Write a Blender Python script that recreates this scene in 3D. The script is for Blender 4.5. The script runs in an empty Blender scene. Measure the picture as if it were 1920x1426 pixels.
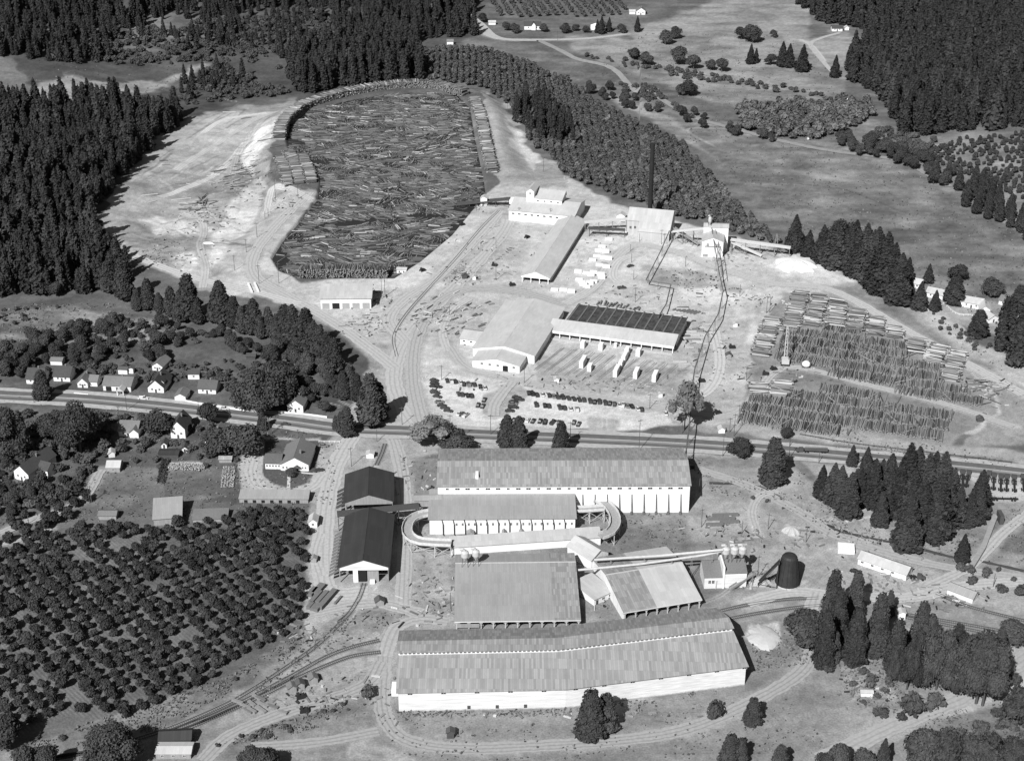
import bpy, math, random
import numpy as np
from mathutils import Vector, Matrix
random.seed(7); rng = np.random.default_rng(7)
SC = bpy.context.scene
COL = SC.collection
# ---------------------------------------------------------------- camera, sky, sun, exposure
CAM_H = 372.0; PITCH = math.radians(26.8); FPX = 2900.0
ct, st = math.cos(PITCH), math.sin(PITCH)
cd = bpy.data.cameras.new('camera'); cam = bpy.data.objects.new('camera', cd); COL.objects.link(cam)
cam.location = (0, 0, CAM_H); cam.rotation_euler = (math.pi/2 - PITCH, 0, 0)
cd.sensor_width = 36.0; cd.lens = FPX/1920*36.0; cd.clip_start = 5; cd.clip_end = 30000
SC.camera = cam
SUN_AZ = math.radians(64); SUN_EL = math.radians(41)      # shadows run towards this azimuth (from +X)
w = bpy.data.worlds.new('World'); SC.world = w; w.use_nodes = True
nt = w.node_tree; bg = nt.nodes['Background']
sky = nt.nodes.new('ShaderNodeTexSky'); sky.sky_type = 'NISHITA'; sky.sun_disc = False
sky.sun_elevation = SUN_EL; sky.sun_rotation = math.atan2(-math.cos(SUN_AZ), -math.sin(SUN_AZ))
bw = nt.nodes.new('ShaderNodeSeparateColor')              # black-and-white film behind a red filter: a dark sky
nt.links.new(sky.outputs[0], bw.inputs[0]); nt.links.new(bw.outputs[0], bg.inputs[0]); bg.inputs[1].default_value = 0.05
sd = bpy.data.lights.new('sun', 'SUN'); sd.energy = 5.0; sd.angle = math.radians(0.5); sd.color = (1, 1, 1)
sun = bpy.data.objects.new('sun', sd); COL.objects.link(sun)
sun.rotation_euler = Vector((math.cos(SUN_AZ)*math.cos(SUN_EL), math.sin(SUN_AZ)*math.cos(SUN_EL), -math.sin(SUN_EL))).to_track_quat('-Z', 'Y').to_euler()
vs = SC.view_settings; vs.view_transform = 'Standard'; vs.look = 'None'; vs.gamma = 1; vs.exposure = 0.5
SC.cycles.max_bounces = 4; SC.cycles.diffuse_bounces = 2; SC.cycles.glossy_bounces = 2

# ---------------------------------------------------------------- helpers: picture measurements to metres
def flat(px, py, z=0.0):
    u = (px-960)/FPX; v = (py-713)/FPX
    dx, dy, dz = u, ct - v*st, -st - v*ct
    t = (z - CAM_H)/dz
    return dx*t, dy*t
def proj(x, y, z):
    f = y*ct - (z-CAM_H)*st; u = y*st + (z-CAM_H)*ct
    return 960 + FPX*x/f, 713 - FPX*u/f
def smooth(a, b, x):
    t = np.clip((x-a)/(b-a), 0, 1); return t*t*(3-2*t)
def inside(poly, X, Y):
    r = np.zeros(np.shape(X), bool); n = len(poly)
    for i in range(n):
        x0, y0 = poly[i]; x1, y1 = poly[(i+1) % n]
        if y0 == y1: continue
        c = ((y0 > Y) != (y1 > Y)) & (X < (x1-x0)*(Y-y0)/(y1-y0) + x0)
        r ^= c
    return r
def segdist(pts, X, Y, closed=True):
    d = np.full(np.shape(X), 1e9); n = len(pts)
    for i in range(n if closed else n-1):
        x0, y0 = pts[i][:2]; x1, y1 = pts[(i+1) % n][:2]
        ex, ey = x1-x0, y1-y0; L = ex*ex+ey*ey+1e-9
        t = np.clip(((X-x0)*ex+(Y-y0)*ey)/L, 0, 1)
        d = np.minimum(d, np.hypot(X-x0-t*ex, Y-y0-t*ey))
    return d
def vnoise(X, Y, seed=0):
    g = np.random.default_rng(seed).random((257, 257))
    xi = np.floor(X).astype(int); yi = np.floor(Y).astype(int)
    fx = X-xi; fy = Y-yi; fx = fx*fx*(3-2*fx); fy = fy*fy*(3-2*fy)
    a = xi & 255; b = yi & 255
    a1 = (a+1) & 255; b1 = (b+1) & 255
    return (g[a, b]*(1-fx)+g[a1, b]*fx)*(1-fy) + (g[a, b1]*(1-fx)+g[a1, b1]*fx)*fy
def fbm(X, Y, s, o=4, seed=0):
    r = 0; a = .5; f = 1/s
    for i in range(o):
        r = r + a*vnoise(X*f+17.3*i, Y*f+5.1*i, seed+i); a *= .5; f *= 2.03
    return r/(1-.5**o)
POND = [(533,262),(540,230),(575,205),(640,187),(720,173),(800,168),(860,175),(885,200),(895,260),(912,340),(915,365),(895,385),(850,440),(790,490),(740,522),(560,522),(520,507),(505,482),(525,450),(560,410),(590,372),(597,340),(570,300),(540,285)]
PONDW = [flat(*p) for p in POND]
CLEAR = [(300,252),(420,205),(500,196),(510,240),(470,330),(440,390),(420,480),(400,520),(240,480),(185,410),(215,365),(250,310)]
def line_side(p, q, X, Y):
    (x0, y0), (x1, y1) = flat(*p), flat(*q); L = math.hypot(x1-x0, y1-y0)
    return ((x1-x0)*(Y-y0)-(y1-y0)*(X-x0))/L
def soft(d, k): return np.where(d > 0, d*d/(d+k), 0)
def terrain(X, Y):
    X = np.asarray(X, float); Y = np.asarray(Y, float)
    px, py = proj(X, np.maximum(Y, 60), 0.0)
    h = np.zeros(X.shape)
    h += 0.30*soft(line_side((1560,-40), (1790,330), X, Y), 60)*smooth(1400, 1640, px)*(1-smooth(320, 480, py))     # wooded hill on the right
    h += 0.16*soft(line_side((0,210), (820,-20), X, Y), 80)*(1-smooth(760, 1000, px))                                   # hills behind on the left
    h += 0.10*soft(line_side((330,240), (200,480), X, Y)*-1, 40)*0
    h += 0.05*soft(Y-1500, 200)
    far = np.hypot(X, Y-900)
    h += 0.12*soft(far-1500, 600)
    cl = smooth(0, 14, np.where((px > 180) & (px < 560) & (py > 190) & (py < 560), np.where(inside(CLEAR, px, py), segdist(CLEAR, px, py), 0), 0))
    if cl.any(): h += cl*(3.2*(fbm(X, Y, 26, 3, 61)-.5)+1.1*(fbm(X*.6+Y*.5, Y*.4-X*.3, 7, 2, 62)-.5))
    m = (px > 120) & (px < 1200) & (py > 60) & (py < 600)
    if m.any():
        d = np.where(inside(PONDW, X[m], Y[m]), 0, segdist(PONDW, X[m], Y[m]))
        t = np.clip((px[m]-600)/280, 0, 1); lo = 400-130*t; hi = 480-130*t
        h[m] += -8.5*smooth(15, 36, d)*(1-smooth(lo, hi, py[m]))*smooth(90, 150, py[m])*smooth(130, 330, px[m])
        h[m] -= 2.2*np.where(inside(PONDW, X[m], Y[m]), smooth(0, 2.5, segdist(PONDW, X[m], Y[m])), 0)
    return h
def tz(x, y): return float(terrain(np.array([x]), np.array([y]))[0])
def G(px, py):
    """point of the ground seen at a measured place"""
    u = (px-960)/FPX; v = (py-713)/FPX; d = np.array([u, ct-v*st, -st-v*ct])
    t0 = (190-CAM_H)/d[2]; t1 = (-8-CAM_H)/d[2]
    T = np.linspace(t0, t1, 260)
    f = CAM_H + d[2]*T - terrain(d[0]*T, d[1]*T)
    i = int(np.argmax(f < 0)); i = max(i, 1) if (f < 0).any() else len(T)-1
    k = f[i-1]/(f[i-1]-f[i]+1e-12); t = T[i-1] + (T[i]-T[i-1])*k
    x, y = d[0]*t, d[1]*t
    return Vector((x, y, tz(x, y)))
def sc_at(py): return ct*(py-713+FPX*st/ct)/CAM_H       # pixels per metre
# ---------------------------------------------------------------- materials
def new_mat(name):
    m = bpy.data.materials.new(name); m.use_nodes = True
    b = m.node_tree.nodes['Principled BSDF']; b.inputs['Roughness'].default_value = .9
    b.inputs['Specular IOR Level'].default_value = .2
    return m, m.node_tree, b
def ramp_mul(nt, src, lo, hi):
    r = nt.nodes.new('ShaderNodeMapRange'); r.inputs[3].default_value = lo; r.inputs[4].default_value = hi
    nt.links.new(src, r.inputs[0]); return r.outputs[0]
def mul(nt, a, b):
    n = nt.nodes.new('ShaderNodeMath'); n.operation = 'MULTIPLY'
    for i, x in enumerate((a, b)):
        if isinstance(x, (int, float)): n.inputs[i].default_value = x
        else: nt.links.new(x, n.inputs[i])
    return n.outputs[0]
def noise(nt, scale, detail=3, vec=None, stretch=None):
    n = nt.nodes.new('ShaderNodeTexNoise'); n.inputs['Scale'].default_value = scale; n.inputs['Detail'].default_value = detail
    if vec is None:
        tc = nt.nodes.new('ShaderNodeTexCoord'); vec = tc.outputs['Object']
    if stretch:
        mp = nt.nodes.new('ShaderNodeMapping'); mp.inputs['Scale'].default_value = stretch
        nt.links.new(vec, mp.inputs[0]); vec = mp.outputs[0]
    nt.links.new(vec, n.inputs[0]); return n.outputs[0]
MATS = {}
def mat(name, v, var=.25, scale=.6, rough=.9, spec=.2, stretch=None, rnd=0.0):
    if name in MATS: return MATS[name]
    m, t, b = new_mat(name); b.inputs['Roughness'].default_value = rough; b.inputs['Specular IOR Level'].default_value = spec
    val = ramp_mul(t, noise(t, scale, 4, stretch=stretch), v*(1-var), v*(1+var))
    if rnd:
        oi = t.nodes.new('ShaderNodeObjectInfo'); val = mul(t, val, ramp_mul(t, oi.outputs['Random'], 1-rnd, 1+rnd))
    t.links.new(val, b.inputs['Base Color']); MATS[name] = m; return m
def sheet_mat(name, v, var=.22, bw_=.9, bh=3.2, rot=0.0, seam=.75, seed=0, spec=.2):
    """corrugated sheets: every sheet a little different, thin seams, streaks down the slope"""
    m, t, b = new_mat(name); tc = t.nodes.new('ShaderNodeTexCoord')
    mp = t.nodes.new('ShaderNodeMapping'); mp.inputs['Rotation'].default_value[2] = rot; mp.inputs['Location'].default_value = (seed*3.7, seed*1.3, 0)
    t.links.new(tc.outputs['Object'], mp.inputs[0])
    br = t.nodes.new('ShaderNodeTexBrick'); br.offset = 0.0; br.inputs['Scale'].default_value = 1
    br.inputs['Brick Width'].default_value = bw_; br.inputs['Row Height'].default_value = bh; br.inputs['Mortar Size'].default_value = .035; br.inputs['Bias'].default_value = 0
    br.inputs['Color1'].default_value = (1-var,)*3+(1,); br.inputs['Color2'].default_value = (1+var,)*3+(1,); br.inputs['Mortar'].default_value = (seam,)*3+(1,)
    t.links.new(mp.outputs[0], br.inputs[0])
    big = ramp_mul(t, noise(t, .09, 3, mp.outputs[0]), .82, 1.18)
    fine = ramp_mul(t, noise(t, 1.2, 4, mp.outputs[0], (3, .5, 1)), .88, 1.12)
    val = mul(t, mul(t, mul(t, br.outputs['Color'], v), big), fine)
    t.links.new(val, b.inputs['Base Color']); b.inputs['Roughness'].default_value = .7; MATS[name] = m; return m
# ---------------------------------------------------------------- objects
def tag(o, label=None, cat=None, group=None, kind=None):
    if label: o['label'] = label
    if cat: o['category'] = cat
    if group: o['group'] = group
    if kind: o['kind'] = kind
    return o
def mesh_np(name, V, Fq, mats, mi=None, smooth_=False):
    """quads (and triangles given as quads with -1)"""
    me = bpy.data.meshes.new(name); V = np.asarray(V, np.float32); Fq = np.asarray(Fq, np.int32)
    n = len(Fq); tri = (Fq[:, 3] < 0)
    cnt = np.where(tri, 3, 4); me.vertices.add(len(V)); me.vertices.foreach_set('co', V.ravel())
    idx = Fq.ravel(); idx = idx[idx >= 0]
    me.loops.add(len(idx)); me.loops.foreach_set('vertex_index', idx)
    me.polygons.add(n); st_ = np.zeros(n, np.int32); st_[1:] = np.cumsum(cnt)[:-1]
    me.polygons.foreach_set('loop_start', st_)
    for m in mats: me.materials.append(m)
    if mi is not None: me.polygons.foreach_set('material_index', np.asarray(mi, np.int32))
    me.polygons.foreach_set('use_smooth', np.full(n, smooth_, bool))
    me.update(calc_edges=True); return me
def link(name, data, parent=None, loc=(0,0,0), rz=0.0, scale=None):
    o = bpy.data.objects.new(name, data); COL.objects.link(o); o.location = loc; o.rotation_euler = (0, 0, rz)
    if scale is not None: o.scale = scale if hasattr(scale, '__len__') else (scale,)*3
    if parent: o.parent = parent
    return o
class MB:
    """collects shapes into ONE mesh"""
    def __init__(s): s.v = []; s.f = []; s.m = []; s.cur = 0
    def poly(s, pts):
        i = len(s.v); s.v += [tuple(p) for p in pts]; s.f.append(tuple(range(i, i+len(pts)))); s.m.append(s.cur); return s
    def prism(s, base, top):
        n = len(base); i = len(s.v); s.v += [tuple(p) for p in base] + [tuple(p) for p in top]
        s.f.append(tuple(range(i+n-1, i-1, -1))); s.f.append(tuple(range(i+n, i+2*n)))
        for k in range(n):
            l = (k+1) % n; s.f.append((i+k, i+l, i+n+l, i+n+k))
        s.m += [s.cur]*(n+2); return s
    def box(s, x0, x1, y0, y1, z0, z1):
        return s.prism([(x0,y0,z0),(x1,y0,z0),(x1,y1,z0),(x0,y1,z0)], [(x0,y0,z1),(x1,y0,z1),(x1,y1,z1),(x0,y1,z1)])
    def ext(s, poly, axis, a, b):
        if axis == 'x': B = [(a, p, q) for p, q in poly]; T = [(b, p, q) for p, q in poly]
        elif axis == 'y': B = [(p, a, q) for p, q in poly]; T = [(p, b, q) for p, q in poly]
        else: B = [(p, q, a) for p, q in poly]; T = [(p, q, b) for p, q in poly]
        return s.prism(B, T)
    def slab(s, q, th):
        q = [Vector(p) for p in q]; n = (q[1]-q[0]).cross(q[2]-q[0]).normalized()
        if n.z < 0: n = -n
        return s.prism([tuple(p) for p in q], [tuple(p+n*th) for p in q])
    def tube(s, p, q, r, r2=None, n=8):
        p = Vector(p); q = Vector(q); r2 = r if r2 is None else r2
        d = (q-p).normalized(); a = d.orthogonal().normalized(); b = d.cross(a)
        ring = [(math.cos(2*math.pi*k/n), math.sin(2*math.pi*k/n)) for k in range(n)]
        return s.prism([p+a*(c*r)+b*(e*r) for c, e in ring], [q+a*(c*r2)+b*(e*r2) for c, e in ring])
    def beam(s, p, q, w_, h=None):
        p = Vector(p); q = Vector(q); h = h or w_; d = (q-p).normalized()
        a = d.cross(Vector((0,0,1)))
        a = Vector((1,0,0)) if a.length < 1e-3 else a.normalized()
        b = a.cross(d)
        c = [(-w_/2,-h/2),(w_/2,-h/2),(w_/2,h/2),(-w_/2,h/2)]
        return s.prism([p+a*x+b*y for x, y in c], [q+a*x+b*y for x, y in c])
    def lathe(s, prof, n=16, c=(0,0), caps=True):
        i = len(s.v)
        for r, z in prof:
            for k in range(n):
                t = 2*math.pi*k/n; s.v.append((c[0]+r*math.cos(t), c[1]+r*math.sin(t), z))
        for j in range(len(prof)-1):
            for k in range(n):
                l = (k+1) % n; s.f.append((i+j*n+k, i+j*n+l, i+(j+1)*n+l, i+(j+1)*n+k)); s.m.append(s.cur)
        if caps:
            s.f.append(tuple(i+n-1-k for k in range(n))); s.f.append(tuple(i+(len(prof)-1)*n+k for k in range(n))); s.m += [s.cur]*2
        return s
    def mesh(s, name, mats):
        me = bpy.data.meshes.new(name); me.from_pydata([tuple(map(float, v)) for v in s.v], [], s.f)
        for m in (mats if isinstance(mats, (list, tuple)) else [mats]): me.materials.append(m)
        me.polygons.foreach_set('material_index', s.m); me.update(); return me
    def build(s, name, mats, parent=None, loc=(0,0,0), rz=0.0):
        return link(name, s.mesh(name, mats), parent, loc, rz)
def empty(name, loc, rz=0.0, label=None, cat=None, group=None):
    o = link(name, None, None, loc, rz); o.empty_display_size = 1; return tag(o, label, cat, group)
def dup(o, loc, rz=0.0, label=None, scale=None):
    c = o.copy(); COL.objects.link(c); c.location = loc; c.rotation_euler = (0, 0, rz)
    if label: c['label'] = label
    if scale is not None: c.scale = (scale,)*3 if not hasattr(scale, '__len__') else scale
    for ch in o.children:
        d = ch.copy(); COL.objects.link(d); d.parent = c
        for g in ch.children:
            e = g.copy(); COL.objects.link(e); e.parent = d
    return c
# ================================================================ GROUND
def catmull(pts, n=8):
    pts = [np.array(p, float) for p in pts]
    if len(pts) < 3: return [pts[0]+(pts[-1]-pts[0])*t for t in np.linspace(0, 1, n+1)]
    P_ = [2*pts[0]-pts[1]]+pts+[2*pts[-1]-pts[-2]]; out = []
    for i in range(1, len(P_)-2):
        a, b, c, d = P_[i-1:i+3]
        for t in np.linspace(0, 1, n, endpoint=False):
            out.append(.5*((2*b)+(c-a)*t+(2*a-5*b+4*c-d)*t*t+(3*b-a-3*c+d)*t**3))
    out.append(pts[-1]); return out
def wline(px, n=8): return catmull([np.array(G(*p)[:2]) for p in px], n)
NC, NR = 1000, 880
ys = np.geomspace(405, 1760, NR); ys = np.concatenate([[-6000,-1500,0,200,300,360], ys, [1850,2000,2300,2800,3600,5000,8000,14000]])
sx = np.linspace(-1, 1, NC); sx = np.concatenate([[-40,-14,-6,-3,-1.8,-1.3], sx, [1.3,1.8,3,6,14,40]])
hw = .36*np.clip(ys, 405, 1e9)+32
GX = hw[:, None]*sx[None, :]; GY = np.repeat(ys[:, None], len(sx), 1)
GZ = terrain(GX, GY)
PX, PY = proj(GX, np.maximum(GY, 200), GZ)
PXn = PX + (fbm(GX, GY, 14, 3, 40)-.5)*26; PYn = PY + (fbm(GX, GY, 14, 3, 50)-.5)*16
n1 = fbm(GX, GY, 90, 4, 1); n2 = fbm(GX, GY, 18, 4, 9); n3 = fbm(GX, GY, 4, 3, 21)
n4 = fbm(GX*.35, GY, 9, 4, 31); n5 = fbm(GX, GY, 1.6, 2, 33)
A = .105*(.55+.9*n1)*(.7+.6*n2)
A = np.where(PY > 860, .17*(.75+.5*n1)*(.8+.4*n2), A)
def paint(poly, v, feather=4, n=.35, rag=1.0, alpha=1.0, fine=.25):
    xs = [p[0] for p in poly]; yy = [p[1] for p in poly]; pad = feather+30
    m = (PX > min(xs)-pad) & (PX < max(xs)+pad) & (PY > min(yy)-pad) & (PY < max(yy)+pad)
    X = PX[m]+rag*(PXn[m]-PX[m]); Y = PY[m]+rag*(PYn[m]-PY[m])
    d = segdist(poly, X, Y); d = np.where(inside(poly, X, Y), d, -d)
    a = smooth(-feather/2, feather/2, d)*alpha
    val = v*(1-n/2+n*n2[m])*(1-n/2+n*n1[m])*(1-fine/2+fine*n3[m])
    A[m] = A[m]*(1-a)+val*a
def stroke(px, wid, v, feather=1.0, alpha=1.0, n=.2, wob=.0, px_world=False):
    L = np.array(wline(px) if not px_world else px); pad = wid+feather+4
    m = (GX > L[:, 0].min()-pad) & (GX < L[:, 0].max()+pad) & (GY > L[:, 1].min()-pad) & (GY < L[:, 1].max()+pad)
    if not m.any(): return
    X, Y = GX[m], GY[m]
    d = segdist(L, X, Y, False) + wob*(n3[m]-.5)*2
    a = (1-smooth(wid/2-feather/2, wid/2+feather/2, d))*alpha
    A[m] = A[m]*(1-a)+v*(1-n/2+n*n2[m])*a
def tracks(px, wid, v, alpha=.7, k=3):
    """worn wheel tracks along a dirt way"""
    L = np.array(wline(px)); T = np.gradient(L, axis=0); T /= np.linalg.norm(T, axis=1)[:, None]+1e-9; N = np.stack([-T[:, 1], T[:, 0]], 1)
    for i in range(k):
        o = (i-(k-1)/2)*wid/k + random.uniform(-.4, .4)
        stroke([tuple(q) for q in L+N*o], .55, v*random.uniform(.85, 1.15), .7, alpha, px_world=True)
# --- broad tones of the land
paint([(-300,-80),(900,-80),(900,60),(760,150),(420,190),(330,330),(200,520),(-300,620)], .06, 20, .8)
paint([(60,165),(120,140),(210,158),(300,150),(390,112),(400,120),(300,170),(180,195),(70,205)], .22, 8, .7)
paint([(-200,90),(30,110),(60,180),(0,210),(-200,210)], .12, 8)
paint([(230,45),(330,20),(380,35),(420,75),(300,100),(240,90)], .10, 16, 1.2); paint([(560,20),(700,10),(640,80),(480,90)], .09, 16, 1.2)
paint([(1180,60),(1510,-60),(1520,70),(1600,120),(1580,170),(1500,165),(1300,130),(1200,105)], .20, 14, .8)
paint([(1060,70),(1200,75),(1420,120),(1560,150),(1600,200),(1560,215),(1330,195),(1200,140),(1080,100)], .19, 10, .7)
paint([(1510,80),(1560,60),(1650,75),(1640,110),(1600,130),(1530,120)], .2, 6, .6)
paint([(1100,150),(1250,230),(1340,300),(1480,430),(1500,480),(1920,640),(1960,430),(1760,340),(1600,280),(1400,240),(1250,190),(1120,150)], .13, 10, 1.1, fine=.5)
paint([(1500,330),(1640,300),(1760,400),(1640,420)], .125, 40, .6); paint([(1600,430),(1900,440),(1920,520),(1700,520)], .12, 40, .8); paint([(1330,380),(1480,400),(1520,450),(1420,440)], .12, 20, .6)
paint([(1100,155),(1190,190),(1290,240),(1330,290),(1240,240),(1160,195)], .24, 8, .4)
paint([(1860,395),(1960,420),(1960,460),(1880,420)], .26, 8, .5)
paint([(1700,262),(1960,240),(1960,430),(1800,380),(1720,320)], .15, 8, .7)
paint([(960,100),(1100,100),(1170,160),(1080,170),(940,118)], .10, 10, .8); paint([(880,72),(1000,85),(1040,110),(960,100),(860,92)], .13, 8)
paint([(-200,440),(60,520),(240,560),(330,600),(330,660),(-200,660)], .1, 12, .9); paint([(0,590),(120,575),(300,598),(300,640),(100,650),(0,640)], .21, 10, 1.2, fine=.6)
paint([(-300,640),(450,640),(600,620),(690,640),(720,760),(640,800),(-300,740)], .075, 14, .9, fine=.5)
paint([(490,655),(560,640),(600,680),(520,690)], .13, 12, .8)
paint([(-300,750),(640,810),(620,960),(-300,990)], .08, 14, .9, fine=.5)
paint([(-300,960),(600,940),(590,1180),(440,1290),(140,1390),(-300,1440)], .1, 10, .4)
for k in range(-26, 60):      # furrows between the orchard rows
    p = np.array([330.,1240.])+np.array([12.5,-5.25])*k
    stroke([tuple(p-np.array([15.8,13.7])*26), tuple(p+np.array([15.8,13.7])*14)], .9, .085, 1.2, .55) if False else None
paint([(190,880),(330,870),(430,880),(420,930),(300,960),(170,950)], .13, 8, .7, fine=.5)
paint([(305,905),(415,895),(425,930),(300,935)], .1, 3, .4); paint([(318,866),(385,870),(380,884),(318,880)], .33, 3, .8, fine=.6)
# --- cleared ground west of the pond
paint([(300,252),(350,225),(420,205),(500,196),(560,188),(520,230),(500,330),(595,370),(530,450),(500,520),(470,560),(400,545),(240,480),(185,410),(215,365),(250,310)], .27, 5, .8)
paint([(365,240),(400,215),(480,210),(500,215),(440,240),(390,250)], .33, 12, .5, rag=1.5); paint([(280,300),(430,230),(470,230),(440,300),(330,345),(280,370)], .3, 20, .8, rag=1.6)
paint([(455,300),(490,235),(515,225),(505,265),(470,330)], .5, 8, .3); paint([(430,380),(490,330),(500,350),(470,420),(400,500),(395,450)], .45, 10, .4)
paint([(265,408),(300,402),(345,412),(385,430),(392,440),(340,438),(300,437)], .46, 12, .8, rag=1.6); paint([(240,410),(300,440),(390,445),(380,500),(330,510),(200,470)], .22, 12, .7, fine=.6); paint([(320,485),(355,470),(400,472),(390,500),(340,508)], .36, 14, 1.2, rag=1.6, fine=1)
# --- mill yard
paint([(500,470),(560,528),(700,515),(880,400),(940,340),(990,285),(1050,320),(1110,360),(1180,388),(1270,412),(1480,470),(1600,530),(1760,640),(1930,720),(1940,830),(1700,800),(1400,805),(1280,800),(830,808),(770,780),(700,730),(690,665),(640,610),(480,545),(410,560),(400,520)], .37, 5, .4)
paint([(905,172),(950,200),(1000,285),(1060,320),(1060,350),(940,350),(915,300)], .27, 4, .3); paint([(945,215),(975,255),(1010,300),(1000,320),(960,270)], .42, 6, .3)
paint([(690,640),(760,640),(790,720),(780,800),(720,830),(640,800),(680,730)], .25, 8, .6)
paint([(960,470),(1090,440),(1170,490),(1100,560),(1060,550)], .38, 16, .3)
paint([(860,480),(990,430),(980,520),(860,540)], .33, 14, .4)
paint([(800,718),(830,702),(900,712),(915,735),(905,775),(940,782),(985,735),(1220,768),(1250,778),(1262,795),(1200,806),(1050,803),(930,790),(870,785),(828,770)], .46, 5, .15, rag=.5)
paint([(905,740),(975,725),(995,735),(945,783),(905,775)], .27, 5, .2, rag=.4); paint([(1100,780),(1160,785),(1155,815),(1105,812)], .3, 8, .2, rag=.4)
paint([(1050,690),(1300,690),(1280,750),(1010,720),(1010,660)], .27, 10, .3)
paint([(1200,500),(1300,505),(1400,545),(1380,560),(1260,530),(1200,520)], .22, 12, .8, fine=.6)
paint([(1270,545),(1340,535),(1420,560),(1420,640),(1390,640),(1370,575),(1290,570)], .46, 8, .6)
paint([(1300,600),(1410,600),(1390,700),(1330,720),(1300,700)], .34, 12, .4)
paint([(1470,545),(1570,555),(1700,635),(1830,700),(1870,770),(1780,836),(1380,806),(1415,650),(1450,580)], .2, 8, .4)
paint([(1420,690),(1500,680),(1560,700),(1480,735),(1410,720)], .17, 8, .3)
paint([(1460,480),(1500,476),(1560,505),(1620,530),(1560,535),(1470,515),(1440,500)], .5, 24, .4)
paint([(1500,620),(1780,600),(1900,700),(1800,760)], .24, 10, .3) if False else None
paint([(1560,520),(1760,600),(1850,650),(1940,690),(1940,730),(1760,640),(1600,540)], .3, 8, .4)
paint([(1500,540),(1620,532),(1780,640),(1935,735),(1935,830),(1800,842),(1875,770),(1835,698),(1705,632),(1575,553)], .21, 10, .6)
paint([(1690,545),(1780,560),(1830,650),(1790,640),(1700,570)], .36, 6, .3); paint([(1700,540),(1960,580),(1960,640),(1830,620),(1730,570)], .24, 8, .5)
paint([(1300,790),(1940,850),(1940,870),(1300,805)], .25, 8, .4)
# --- south of the highway
paint([(640,800),(760,800),(1340,850),(1940,900),(1940,1200),(1540,1220),(1480,1060),(1350,880),(830,850),(740,870),(730,960),(760,1060),(840,1180),(730,1190),(640,1180),(580,1180),(600,940),(570,860)], .25, 8, .5)
paint([(820,840),(1500,860),(1640,1010),(1550,1010),(1350,905),(1290,870),(830,862)], .13, 8, .9, fine=.5)
paint([(1140,960),(1290,965),(1290,1040),(1160,1040)], .14, 8, .7, fine=.4); paint([(760,950),(850,1000),(850,1170),(770,1100),(745,1000)], .22, 12, .5)
paint([(1290,880),(1480,870),(1650,1010),(1480,1100),(1300,1040)], .23, 10, .6); paint([(1330,890),(1420,900),(1500,960),(1440,960),(1330,930)], .17, 14, .8, fine=.4)
paint([(1400,1020),(1600,1020),(1940,1110),(1940,1160),(1760,1130),(1540,1130),(1400,1130)], .27, 10, .4)
paint([(1600,880),(1940,900),(1940,1090),(1700,1060)], .19, 10, .7); paint([(1800,870),(1960,885),(1960,940),(1840,940)], .33, 10, .4); paint([(1860,975),(1960,975),(1960,1050),(1850,1030)], .12, 6, .5)
paint([(1340,1110),(1540,1100),(1940,1160),(1940,1220),(1540,1200),(1330,1160)], .19, 8, .5)
paint([(1400,1170),(1460,1165),(1470,1215),(1420,1220),(1395,1195)], .36, 8, .3)
paint([(730,1335),(1400,1300),(1530,1230),(1600,1300),(1940,1290),(1940,1500),(640,1500),(640,1400)], .185, 12, .4)
paint([(1590,1180),(1700,1250),(1680,1330),(1600,1310),(1570,1230)], .2, 12, .9, fine=.6)
paint([(1850,1230),(1940,1200),(1940,1320),(1700,1345),(1800,1300)], .3, 12, .4); paint([(1780,1340),(1940,1310),(1940,1426),(1700,1426)], .14, 14, .7)
paint([(560,1180),(700,1130),(740,1160),(720,1290),(500,1400),(300,1400),(460,1300)], .19, 8, .5); paint([(60,1390),(420,1270),(560,1190),(560,1215),(430,1300),(300,1370),(60,1420)], .14, 6, .9, fine=.7)
paint([(440,1290),(640,1215),(700,1250),(560,1330),(400,1360)], .25, 10, .4); paint([(400,1400),(640,1310),(700,1300),(700,1330),(520,1380)], .12, 8, .9, fine=.6)
paint([(520,1360),(700,1330),(720,1426),(460,1426)], .19, 10, .5); paint([(660,1380),(760,1400),(780,1426),(650,1426)], .28, 16, .4)
paint([(573,1090),(650,1100),(660,1140),(575,1190)], .3, 6, .2); paint([(440,870),(495,820),(600,820),(620,880),(590,940),(450,940)], .3, 6, .3)
paint([(497,823),(602,826),(592,884),(588,885),(583,902),(548,915),(515,908),(495,893),(492,884)], .065, 2.5, .3, rag=.1)
# --- dirt tracks and wheel marks
WAYS = []
def way(px, wid, v, tr=3, alpha=.9):
    WAYS.append((px, wid, v)); stroke(px, wid*1.5, v*.95, 3.5, alpha*.8, .4, wob=1.2); tracks(px, wid*.8, v*1.2, .55, tr); tracks(px, wid*.75, v*.68, .55, max(tr, 2))
way([(735,1180),(722,1210),(718,1260),(716,1310),(725,1350),(760,1385),(850,1402),(1000,1398),(1180,1385),(1300,1362),(1420,1310),(1500,1260),(1528,1215)], 6.5, .24)
way([(840,1165),(790,1160),(750,1172),(735,1190),(722,1230)], 6, .28); way([(716,1240),(690,1280),(620,1310),(520,1340),(430,1380),(380,1426)], 6.5, .24)
way([(470,1400),(600,1390),(710,1370)], 5, .24)
way([(690,1110),(620,1110),(605,1060),(610,960),(628,880),(660,820),(700,790)], 9, .31, 4); way([(440,803),(466,828),(476,852),(470,885),(482,911),(515,926),(555,926),(588,912),(606,890)], 5.5, .32)
way([(755,1140),(760,1000),(755,900),(740,830),(720,800)], 7, .28); way([(580,1150),(700,1130),(790,1150)], 7, .28)
way([(600,1080),(590,1040),(600,1000)], 5, .32)
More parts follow.
